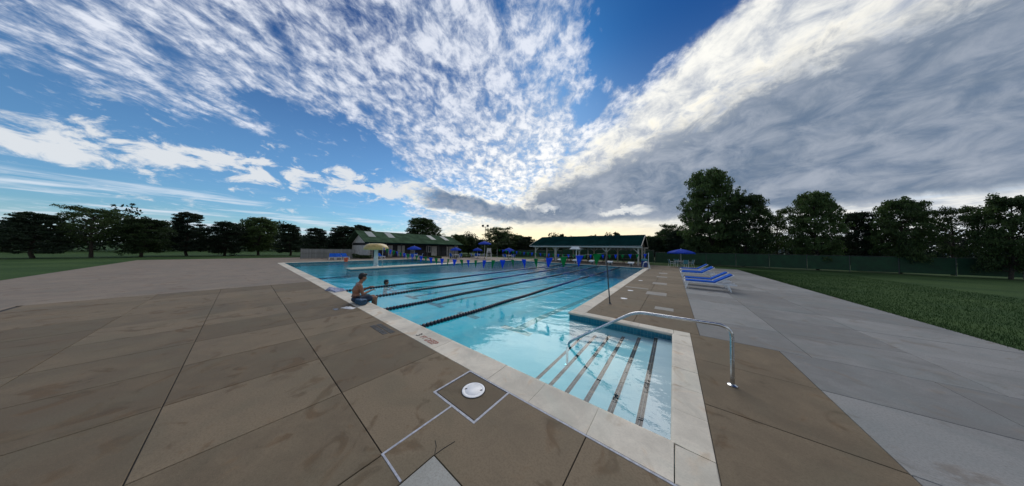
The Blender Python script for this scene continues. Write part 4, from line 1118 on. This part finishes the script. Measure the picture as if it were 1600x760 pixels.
# ---- green wind-screen fence behind the right deck
def screen_fence(label, a, b_, h=1.75, z=0.0):
    a, b_ = Vector(a), Vector(b_); d = b_ - a
    t = thing('screen_fence', label, 'fence', a, math.atan2(d.y, d.x), 'green screened fences')
    n = max(1, round(d.length / 3.0)); st = d.length / n
    for k in range(n + 1): MB().path([(k * st, 0, 0), (k * st, 0, h + 0.06)], 0.03, 8).build('post', M['dark_metal'], t)
    for k in range(n): MB().slab(k * st + 0.04, (k + 1) * st - 0.04, -0.035, -0.030, 0.12, h - 0.02).build('screen', M['grille'], t)
    MB().path([(0, 0, h + 0.02), (d.length, 0, h + 0.02)], 0.02, 8).build('top_rail', M['dark_metal'], t)
screen_fence('dark green screened fence behind the right deck and its parasol', (-2.2, 39.2, 0), (24.0, 41.5, 0), 1.7)
screen_fence('dark green screened fence between the bathhouse and the pavilion', (-40.0, 43.0, 0), (-18.5, 41.0, 0), 1.6)
screen_fence('added dark green screen hiding the pale lawn behind the pavilion', (-18.3, 41.0, 0), (-2.4, 39.3, 0), 2.0)  # added backdrop, keeps the view through the pavilion dark

# ================================================================== TREES AND PLANTS
def leaf_mesh(name, centers, size, mat, seed, squash=1.0):
    """many leaf-sized quads, one per centre, in random directions"""
    r = np.random.default_rng(seed); n = len(centers)
    a = r.normal(size=(n, 3)); a[:, 2] *= squash; a /= np.linalg.norm(a, axis=1)[:, None]
    b = r.normal(size=(n, 3)); b -= a * (a * b).sum(1)[:, None]; b /= np.linalg.norm(b, axis=1)[:, None]
    s1 = size * r.uniform(0.6, 1.4, (n, 1)); s2 = s1 * r.uniform(0.4, 0.7, (n, 1))
    c = np.cross(a, b) * s2 * 0.25
    v = np.stack([centers - a * s1, centers + b * s2 + c, centers + a * s1, centers - b * s2 + c], 1).reshape(-1, 3)
    me = bpy.data.meshes.new(name); me.vertices.add(4 * n); me.vertices.foreach_set('co', v.astype(np.float32).ravel())
    me.loops.add(4 * n); me.loops.foreach_set('vertex_index', np.arange(4 * n, dtype=np.int32))
    me.polygons.add(n); me.polygons.foreach_set('loop_start', np.arange(0, 4 * n, 4, dtype=np.int32))
    me.update(calc_edges=True); me.validate(); me.materials.append(mat)
    return me
def tree_proto(seed, kind):
    """trunk and crown meshes of a tree 10 m high with a crown 4 m in radius"""
    r = np.random.default_rng(seed); H, CR = 10.0, 4.0
    base = {'broad': 0.9, 'open': 2.6, 'layer': 1.0, 'tall': 0.6}[kind]
    tm = MB(); nseg = 8
    wob = r.normal(0, 0.10, (nseg + 1, 2)).cumsum(0) * (1 if kind != 'tall' else 0.5)
    tp = [Vector((wob[k][0], wob[k][1], H * 0.86 * k / nseg)) for k in range(nseg + 1)]
    tm.path(tp, [0.26 * (1 - 0.86 * k / nseg) + 0.02 for k in range(nseg + 1)], 9)
    def trunk_at(z):
        u = min(max(z / (H * 0.86), 0), 0.999) * nseg; k = int(u); return tp[k].lerp(tp[k + 1], u - k)
    def crown_r(z):
        u = (z - base) / (H - base); u = min(max(u, 0.0), 1.0)
        if kind == 'tall': return CR * (0.45 + 0.55 * math.sin(math.pi * min(1, u * 0.75 + 0.18)))* (1 - u ** 5)
        if kind == 'open': return CR * math.sin(math.pi * (0.12 + 0.86 * u)) ** 0.7
        if kind == 'layer': return CR * (1.0 - 0.55 * u) * (1 - u ** 6)
        return CR * (math.sin(math.pi * (0.22 + 0.78 * u)) ** 0.75) + 0.25
    clumps = []
    nl = {'broad': 74, 'open': 46, 'layer': 52, 'tall': 70}[kind]
    for k in range(nl):
        z = base + (H * 0.90 - base) * (k + 0.5) / nl + r.normal(0, 0.15); a = k * 2.39996 + r.normal(0, 0.3)
        p = trunk_at(min(z, H * 0.84)); R0 = crown_r(z) * r.uniform(0.6, 1.04)
        rise = {'broad': 0.12, 'open': 0.45, 'layer': 0.05, 'tall': 0.2}[kind] * R0
        e = Vector((p.x + math.cos(a) * R0, p.y + math.sin(a) * R0, min(p.z + rise * r.uniform(0.4, 1.1), H * 0.97)))
        mid = p.lerp(e, 0.5) + Vector((r.normal(0, .12), r.normal(0, .12), 0.10 * R0 * (1 if kind != 'layer' else -0.3)))
        th = 0.085 * (1 - 0.6 * z / H)
        tm.path([p, mid, e], [th, th * 0.55, th * 0.18], 5, cap=False)
        for f in ((0.45, 0.75, 1.0) if kind != 'open' else (0.7, 1.0)):
            q = p.lerp(mid, f * 2) if f < 0.5 else mid.lerp(e, f * 2 - 1)
            clumps.append((np.array(q) + r.normal(0, 0.22, 3), (0.40 + 0.38 * f) * r.uniform(0.7, 1.25)))
            for s_ in range(2):                            # side twigs
                d = np.array([math.cos(a + (1.1 if s_ else -1.1)), math.sin(a + (1.1 if s_ else -1.1)), 0.25]) * R0 * 0.32 * r.uniform(0.6, 1.2)
                qq = np.array(q) + d; tm.path([q, Vector(qq)], [th * 0.3, th * 0.1], 4, cap=False)
                clumps.append((qq, 0.46 * r.uniform(0.7, 1.3)))
    per = {'broad': 50, 'open': 38, 'layer': 80, 'tall': 50}[kind]
    C = []
    for c, rad in clumps:
        n = int(per * (rad / 0.55) ** 1.5); o = r.normal(size=(n, 3)); o /= np.linalg.norm(o, axis=1)[:, None]
        o *= (rad * r.uniform(0.15, 1.0, (n, 1)) ** 0.55)
        o[:, 2] *= 0.62 if kind != 'layer' else 0.35
        C.append(c + o)
    C = np.concatenate(C); C[:, 2] *= H / C[:, 2].max()
    trunk = tm.mesh('trunk', M['bark'], smooth=True)
    crown = leaf_mesh('crown', C, 0.125 if kind != 'layer' else 0.12, M[{'broad': 'leaf', 'open': 'leaf', 'layer': 'leaf_needle', 'tall': 'leaf_dark'}[kind]], seed + 5)
    return trunk, crown
PRO = {'broad': tree_proto(3, 'broad'), 'broad2': tree_proto(8, 'broad'), 'open': tree_proto(5, 'open'), 'layer': tree_proto(6, 'layer'), 'tall': tree_proto(9, 'tall'), 'tall2': tree_proto(14, 'tall')}
def tree(name, label, px, ytop, dist, hw, kind, group='trees round the pool', rz=None):
    p = Vector(at_dist(px, dist)); p.z = -0.05
    H = height_at(p, px, ytop); th = math.atan((px - CX) / FPX)
    r = hw * dist * math.cos(th) ** 2 / FPX
    t = thing(name, label, 'tree', p, random.uniform(0, 6.28) if rz is None else rz, group)
    t.scale = (r / 4.0, r / 4.0, H / 10.0)
    link('trunk', PRO[kind][0], t); link('crown', PRO[kind][1], t)
    return t
# left of and behind the bathhouse
tree('cedar_tree', 'dark spreading layered tree left of the bathhouse gable', 533, 352, 52, 36, 'layer', rz=0.4)
tree('cedar_tree', 'low dark layered tree tucked behind the bathhouse gable', 566, 351, 58, 26, 'layer', rz=2.0)
tree('cedar_tree', 'dark layered tree behind the grey board fence, outside left', 497, 356, 50, 26, 'layer', rz=3.5)
tree('oak_tree', 'big round crowned tree rising behind the bathhouse roof', 660, 339.5, 66, 29, 'broad', rz=1.0)
tree('oak_tree', 'round dark tree right of the bathhouse end', 717, 365, 62, 13, 'broad2')
tree('oak_tree', 'squat round tree between bathhouse and floodlight pole', 731, 369, 64, 15, 'broad')
tree('oak_tree', 'small dark tree just left of the floodlight pole', 749, 374, 60, 10, 'tall2')
tree('ash_tree', 'airy tall tree just right of the floodlight pole', 778, 354.5, 62, 21, 'open', rz=0.9)
tree('ash_tree', 'lower airy tree left of the pavilion', 801, 366, 58, 16, 'open', rz=4.0)
tree('oak_tree', 'dark tree touching the left end of the pavilion roof', 821, 369, 56, 15, 'tall')
tree('oak_tree', 'dark tree filling the gap below the airy tree', 788, 375, 54, 17, 'broad2')
tree('oak_tree', 'low dark tree behind the lifeguard chair', 765, 377, 54, 15, 'broad')
for i, (px, yt, hw, lab) in enumerate(((868, 367.5, 8, 'tree top peeking over the left half of the pavilion ridge'), (877, 365, 7, 'small tree top over the pavilion ridge near its left end'), (925, 366, 9, 'tree top level with the pavilion ridge centre'), (963, 362, 8, 'tree top peeking over the right half of the pavilion ridge'), (900, 371, 16, 'dark tree hidden behind the pavilion roof, left of centre'), (945, 371, 16, 'dark tree hidden behind the pavilion roof, right of centre'))):
    tree('oak_tree', lab, px, yt, 64, hw, 'tall' if i % 2 else 'broad2')
tree('oak_tree', 'full dark tree behind the airy tree by the floodlight pole', 783, 361, 66, 15, 'broad2')
tree('oak_tree', 'full dark tree between the airy tree and the pavilion', 811, 367, 60, 14, 'broad')
# right-hand wood
tree('oak_tree', 'dark tree at the right end of the pavilion roof', 1012, 368, 52, 17, 'broad')
tree('oak_tree', 'low dark tree under the hill on the right', 1030, 366, 50, 18, 'broad2')
tree('oak_tree', 'short dark tree in the gap beside the pavilion gable', 1021, 370, 47, 14, 'tall2')
tree('ash_tree', 'feathery dark tree left of the tallest right tree', 1046, 349, 48, 17, 'open', rz=2.2)
tree('oak_tree', 'rounded dark tree between the hill and the feathery tree', 1038, 358, 51, 17, 'broad')
tree('oak_tree', 'dark tree in front of the right wood, behind the parasol', 1060, 358, 46, 20, 'tall')
tree('oak_tree', 'tallest dark tree at the right of the pool', 1108, 262, 44, 46, 'broad', rz=0.2)
tree('ash_tree', 'leaning airy tree beside the tallest right tree', 1080, 322, 45, 20, 'open', rz=5.0)
tree('oak_tree', 'dark understorey tree below the tallest right tree', 1090, 366, 43, 24, 'broad2')
# beyond the photograph's edges: the wood goes on
RO = ['first', 'second', 'third', 'fourth', 'fifth', 'sixth', 'seventh', 'eighth', 'ninth', 'tenth', 'eleventh', 'twelfth']
for i, px in enumerate((1160, 1215, 1275, 1340, 1410, 1490, 1575)):
    tree('oak_tree', '%s tree along the right lawn, counted from the tallest one' % RO[i], px, [300, 325, 296, 330, 306, 322, 300][i], [43, 46, 44, 47, 46, 48, 46][i], [40, 38, 46, 40, 52, 60, 70][i], ['broad2', 'open', 'broad', 'tall2', 'broad', 'open', 'broad2'][i])
for i, px in enumerate((455, 405, 350, 290, 220, 140, 50)):
    tree('cedar_tree' if i % 3 == 0 else 'oak_tree', '%s tree left of the board fence, counted leftwards' % RO[i], px, [350, 338, 345, 330, 338, 322, 330][i], [56, 60, 58, 60, 57, 58, 58][i], [28, 34, 36, 42, 50, 62, 76][i], ['layer', 'broad', 'tall', 'layer', 'broad2', 'open', 'layer'][i])
# ---- far wood closing the horizon: one mass
r = np.random.default_rng(21); C = []
for k in range(420):
    az = R_(-128 + 175 * (k + r.uniform(-.5, .5)) / 420); D = r.uniform(88, 112); hh = (6.6 + 1.8 * math.sin(k * 0.21) + 1.0 * math.sin(k * 0.57 + 1) + r.uniform(-0.5, 0.9))
    n = 300; o = r.normal(size=(n, 3)); o /= np.linalg.norm(o, axis=1)[:, None]; o *= r.uniform(0.3, 1, (n, 1)) ** 0.5
    c = np.array([math.sin(az) * D, math.cos(az) * D, hh * 0.5]); C.append(c + o * np.array([2.6, 2.6, hh * 0.52]))
C = np.concatenate(C); C = C[C[:, 2] > 0]
o = link('far_wood', leaf_mesh('far_wood', C, 0.30, M['leaf_dark'], 33), kind='stuff')
tag(o, 'dark unbroken wood along the horizon beyond the pool', 'wood')
# ---- hedges and shrubs
def hedge(label, a, b_, w, h, seed, dens=700, mat='leaf'):
    a, b_ = Vector(a), Vector(b_); d = b_ - a; L = d.length; rr = np.random.default_rng(seed)
    t = thing('hedge', label, 'hedge', (a + b_) / 2, math.atan2(d.y, d.x))
    n = int(dens * L); P = np.stack([rr.uniform(-L / 2, L / 2, n), rr.uniform(-w / 2, w / 2, n), rr.uniform(0, 1, n) ** 0.6 * h], 1)
    P[:, 2] *= 0.82 + 0.16 * np.sin(P[:, 0] * 2.1 + seed) + 0.07 * np.sin(P[:, 0] * 5.3)
    link('foliage', leaf_mesh('foliage', P, 0.07, M[mat], seed), t)
    m = MB()
    for k in range(max(2, int(L / 0.6))):
        x = -L / 2 + L * (k + 0.5) / max(2, int(L / 0.6)); m.path([(x, 0, 0), (x + 0.05, 0.03, h * 0.7)], [0.03, 0.01], 5)
    m.build('stems', M['bark'], t)
hedge('clipped green hedge at the foot of the bathhouse end wall', at_dist(551, 39.5), at_dist(580, 39.0), 0.9, 0.75, 4)
hedge('low green hedge before the bathhouse doors', at_dist(655, 38.6), at_dist(690, 38.8), 0.6, 0.45, 7, 500)
hedge('low green hedge at the bathhouse right end', at_dist(702, 39.5), at_dist(742, 43.0), 0.7, 0.5, 9, 400)
# ---- grass blades along the edge of the right lawn
r = np.random.default_rng(77); n = 60000
u = r.uniform(0, 1, n) ** 1.6
P = np.stack([5.58 + u * 7.0 + r.normal(0, 0.03, n), r.uniform(3.5, 33.5, n), np.full(n, -0.03)], 1)
hgt = r.uniform(0.035, 0.085, n); a = r.uniform(0, 6.283, n); w = 0.006
dx_, dy_ = np.cos(a) * w, np.sin(a) * w; lx_, ly_ = r.normal(0, 0.02, n), r.normal(0, 0.02, n)
V = np.stack([P - np.stack([dx_, dy_, np.zeros(n)], 1), P + np.stack([dx_, dy_, np.zeros(n)], 1), P + np.stack([lx_, ly_, hgt], 1)], 1).reshape(-1, 3)
me = bpy.data.meshes.new('grass_blades'); me.vertices.add(3 * n); me.vertices.foreach_set('co', V.astype(np.float32).ravel())
me.loops.add(3 * n); me.loops.foreach_set('vertex_index', np.arange(3 * n, dtype=np.int32)); me.polygons.add(n); me.polygons.foreach_set('loop_start', np.arange(0, 3 * n, 3, dtype=np.int32))
me.update(calc_edges=True); me.validate(); me.materials.append(M['grass'])
tag(link('grass_blades', me, kind='stuff'), 'short grass blades along the edge of the right lawn', 'grass')

# ================================================================== PEOPLE
SKIN = plain('skin', (0.29, 0.135, 0.080), 0.5, 0.08, 5.0, bump=0.15, bscale=50)
HAIR = plain('dark_hair', (0.010, 0.010, 0.014), 0.6, 0.2, 40, bump=0.8, bscale=70)
SHORTS = plain('navy_shorts', (0.016, 0.035, 0.075), 0.7, 0.2, 14, bump=0.4, bscale=40)
NAVYC = plain('navy_cloth', (0.008, 0.012, 0.028), 0.7)
def capsule(m, p, q, r0, r1, n=14):
    """tapered rounded limb"""
    p, q = Vector(p), Vector(q); t = (q - p); L = t.length; t.normalize()
    pts, rad = [], []
    for k in range(4):
        a = math.pi / 2 * (1 - k / 4); pts.append(p - t * r0 * math.sin(a)); rad.append(max(0.0008, r0 * math.cos(a)))
    pts.append(p); rad.append(r0); pts.append(q); rad.append(r1)
    for k in range(1, 5):
        a = math.pi / 2 * k / 4; pts.append(q + t * r1 * math.sin(a)); rad.append(max(0.0008, r1 * math.cos(a)))
    ref = t.orthogonal().normalized(); b = t.cross(ref); vs, fs = [], []
    for pp, rr in zip(pts, rad):
        for k in range(n):
            a = 2 * math.pi * k / n; vs.append(pp + (ref * math.cos(a) + b * math.sin(a)) * rr)
    for i in range(len(pts) - 1):
        for k in range(n):
            k2 = (k + 1) % n; fs.append((i * n + k, i * n + k2, (i + 1) * n + k2, (i + 1) * n + k))
    fs += [tuple(range(n - 1, -1, -1)), tuple(range((len(pts) - 1) * n, len(pts) * n))]
    m.add(vs, fs)
def ellip(m, c, rx, ry, rz, rot=None, n=16):
    vs, fs = [], []; MM = Matrix.Translation(c) @ (Euler(rot).to_matrix().to_4x4() if rot else Matrix.Identity(4))
    for j in range(n + 1):
        a = math.pi * j / n
        for k in range(n):
            b = 2 * math.pi * k / n; s_ = max(math.sin(a), 0.002); vs.append((rx * s_ * math.cos(b), ry * s_ * math.sin(b), rz * math.cos(a)))
    for j in range(n):
        for k in range(n):
            k2 = (k + 1) % n; fs.append((j * n + k, (j + 1) * n + k, (j + 1) * n + k2, j * n + k2))
    fs += [tuple(range(n)), tuple(range((n + 1) * n - 1, n * n - 1, -1))]
    m.add(vs, fs, MM)
def fuse(m, name, mat, voxel, parent, smooth=4):
    """joins overlapping shapes into one continuous skin"""
    me = m.mesh(name, mat); tmp = bpy.data.objects.new(name, me); COL.objects.link(tmp)
    md = tmp.modifiers.new('r', 'REMESH'); md.mode = 'VOXEL'; md.voxel_size = voxel; md.use_smooth_shade = True
    sm = tmp.modifiers.new('s', 'SMOOTH'); sm.factor = 0.5; sm.iterations = smooth
    bpy.context.view_layer.update()
    out = bpy.data.meshes.new_from_object(tmp.evaluated_get(bpy.context.evaluated_depsgraph_get()))
    bpy.data.objects.remove(tmp); out.name = name
    out.materials.clear(); out.materials.append(mat)
    out.polygons.foreach_set('use_smooth', [True] * len(out.polygons))
    return link(name, out, parent)
def head(m, c, yaw=0.0, pitch=0.0, s=1.0):
    """head looking along +Y, turned by yaw (left positive) and nodded by pitch; returns its frame"""
    F = Matrix.Translation(c) @ Matrix.Rotation(yaw, 4, 'Z') @ Matrix.Rotation(-pitch, 4, 'X') @ Matrix.Scale(s, 4)
    def E_(p, rx, ry, rz):
        mm = MB(); ellip(mm, p, rx, ry, rz); m.add(mm.v, mm.f, F)
    E_((0, -0.012, 0.035), 0.074, 0.094, 0.088)         # skull
    E_((0, 0.030, -0.030), 0.058, 0.064, 0.080)         # face
    E_((0, 0.055, -0.088), 0.030, 0.030, 0.026)         # chin
    E_((0, 0.098, -0.022), 0.013, 0.020, 0.024)         # nose
    E_((0, 0.086, 0.022), 0.046, 0.014, 0.010)          # brow
    E_((0, 0.088, -0.060), 0.024, 0.010, 0.009)         # lips
    for sx in (-1, 1):
        E_((sx * 0.036, 0.074, -0.030), 0.022, 0.018, 0.020)
        E_((sx * 0.076, 0.0, -0.010), 0.010, 0.020, 0.032)
    return F
def hand(m, wrist, fwd, up, s=1.0, side=1):
    """palm, four curled fingers of different lengths and a thumb off the side"""
    wrist, f, u = Vector(wrist), Vector(fwd).normalized(), Vector(up).normalized()
    x = f.cross(u).normalized() * side
    P = lambda a, b, c: wrist + (f * a + x * b + u * c) * s
    capsule(m, P(0.005, -0.012, 0), P(0.075, -0.026, 0), 0.020 * s, 0.019 * s); capsule(m, P(0.005, 0.012, 0), P(0.075, 0.024, 0), 0.020 * s, 0.018 * s)
    capsule(m, P(0.04, 0, 0), P(0.08, 0, 0), 0.020 * s, 0.018 * s)
    for b, L in ((-0.036, 0.062), (-0.012, 0.072), (0.012, 0.068), (0.034, 0.052)):
        a0, a1, a2 = P(0.085, b, 0), P(0.085 + L * 0.5, b, -0.012), P(0.085 + L * 0.72, b, -0.042)
        capsule(m, a0, a1, 0.0105 * s, 0.0095 * s, 10); capsule(m, a1, a2, 0.0095 * s, 0.008 * s, 10)
    capsule(m, P(0.02, -0.032, -0.004), P(0.055, -0.062, -0.016), 0.014 * s, 0.011 * s, 10); capsule(m, P(0.055, -0.062, -0.016), P(0.088, -0.060, -0.030), 0.011 * s, 0.009 * s, 10)
def eyes(F, parent):
    for sx in (-1, 1):
        mm = MB(); ellip(mm, (0, 0, 0), 0.011, 0.006, 0.006, n=8); m2 = MB(); m2.add(mm.v, mm.f, F @ Matrix.Translation((sx * 0.030, 0.086, 0.002))); m2.build('eye', HAIR, parent, smooth=True)

# ---- man sitting on the coping, feet in the water, facing the pool
pm = G(549.5, 474.5)
man = thing('person', 'bare chested man in navy shorts sitting on the pool edge, hands raised before him', 'person', (pm.x, 2.37, 0.008), R_(-6), scale=1.07)
b = MB()
ellip(b, (0, 0.02, 0.105), 0.175, 0.135, 0.105)                       # pelvis
ellip(b, (0, -0.005, 0.24), 0.150, 0.108, 0.13, (R_(-6), 0, 0))       # waist
ellip(b, (0, 0.015, 0.40), 0.172, 0.118, 0.17, (R_(-16), 0, 0))       # ribs
ellip(b, (0, 0.060, 0.505), 0.165, 0.100, 0.085, (R_(-22), 0, 0))     # upper chest
capsule(b, (-0.13, 0.055, 0.555), (0.13, 0.055, 0.555), 0.062, 0.062) # shoulders
capsule(b, (0, 0.075, 0.56), (0, 0.135, 0.69), 0.062, 0.056)          # neck
for sx in (-1, 1): capsule(b, (sx * 0.05, 0.07, 0.60), (sx * 0.16, 0.06, 0.555), 0.04, 0.045)
F = head(b, (0, 0.155, 0.775), yaw=R_(8), pitch=R_(14), s=1.05)
for sx in (-1, 1):
    sh, el = Vector((sx * 0.195, 0.065, 0.535)), Vector((sx * 0.235, 0.125, 0.275))
    wr = Vector((sx * 0.115, 0.365, 0.355)) if sx > 0 else Vector((sx * 0.09, 0.385, 0.435))
    capsule(b, sh, el, 0.058, 0.042); capsule(b, sh.lerp(el, .25), sh.lerp(el, .6), 0.056, 0.05)
    capsule(b, el, wr, 0.043, 0.027); capsule(b, el.lerp(wr, .12), el.lerp(wr, .45), 0.045, 0.037)
    hand(b, wr, Vector((-sx * 0.25, 1, 0.12)), Vector((0.0, -0.1, 1)), 0.95, sx)
    hip, kn, an = Vector((sx * 0.095, 0.06, 0.085)), Vector((sx * 0.135, 0.49, 0.095)), Vector((sx * 0.125, 0.50, -0.34))
    capsule(b, hip, kn, 0.088, 0.060); capsule(b, kn, an, 0.060, 0.036); capsule(b, kn.lerp(an, .12), kn.lerp(an, .5), 0.056, 0.05)
    capsule(b, an + Vector((0, -0.03, -0.03)), an + Vector((0, 0.15, -0.06)), 0.038, 0.026); capsule(b, an + Vector((0.02 * sx, 0.05, -0.05)), an + Vector((0.03 * sx, 0.17, -0.065)), 0.03, 0.022)
body = fuse(b, 'body', SKIN, 0.0065, man, 5)
eyes(F, man)
hr = MB()
mm = MB(); ellip(mm, (0, -0.022, 0.050), 0.083, 0.100, 0.088); ellip(mm, (0, -0.055, 0.0), 0.074, 0.062, 0.075); ellip(mm, (0, 0.045, 0.096), 0.062, 0.050, 0.038)
hr.add(mm.v, mm.f, F); fuse(hr, 'hair', HAIR, 0.007, man, 3)
st = MB()
ellip(st, (0, 0.02, 0.110), 0.190, 0.150, 0.108)
for sx in (-1, 1):
    capsule(st, (sx * 0.095, 0.05, 0.092), (sx * 0.128, 0.33, 0.102), 0.102, 0.100)
fuse(st, 'shorts', SHORTS, 0.008, man, 3)
wb = MB(); ellip(wb, (0, 0.0, 0.205), 0.172, 0.132, 0.030); fuse(wb, 'waistband', NAVYC, 0.008, man, 2)

# ---- swimmer, head and shoulders out of the water
ps = G(602.5, 444.0, WZ)
sw = thing('person', 'swimmer with dark hair, head above the water beyond the farthest lane rope', 'person', (ps.x, ps.y, WZ - 0.05), R_(-35))
b = MB()
F = head(b, (0, 0.04, 0.135), yaw=0.0, pitch=R_(2), s=1.08)
capsule(b, (0, 0.0, -0.07), (0, 0.02, 0.06), 0.060, 0.055)
capsule(b, (-0.15, -0.01, -0.11), (0.15, -0.01, -0.11), 0.065, 0.065)
ellip(b, (0, 0.0, -0.24), 0.165, 0.10, 0.16); ellip(b, (0, -0.02, -0.42), 0.145, 0.10, 0.16)
for sx in (-1, 1):
    e = Vector((sx * 0.34, 0.12, -0.24)); w = Vector((sx * 0.30, 0.36, -0.16))
    capsule(b, (sx * 0.19, 0.0, -0.12), e, 0.05, 0.04); capsule(b, e, w, 0.04, 0.027); hand(b, w, (sx * 0.2, 1, 0.0), (0, 0, 1), 0.95, sx)
fuse(b, 'body', SKIN, 0.0075, sw, 4); eyes(F, sw)
hr = MB(); mm = MB(); ellip(mm, (0, -0.022, 0.055), 0.086, 0.104, 0.090); ellip(mm, (0, -0.055, -0.01), 0.078, 0.066, 0.085); ellip(mm, (0, 0.05, 0.095), 0.06, 0.045, 0.035)
hr.add(mm.v, mm.f, F); fuse(hr, 'hair', HAIR, 0.008, sw, 3)
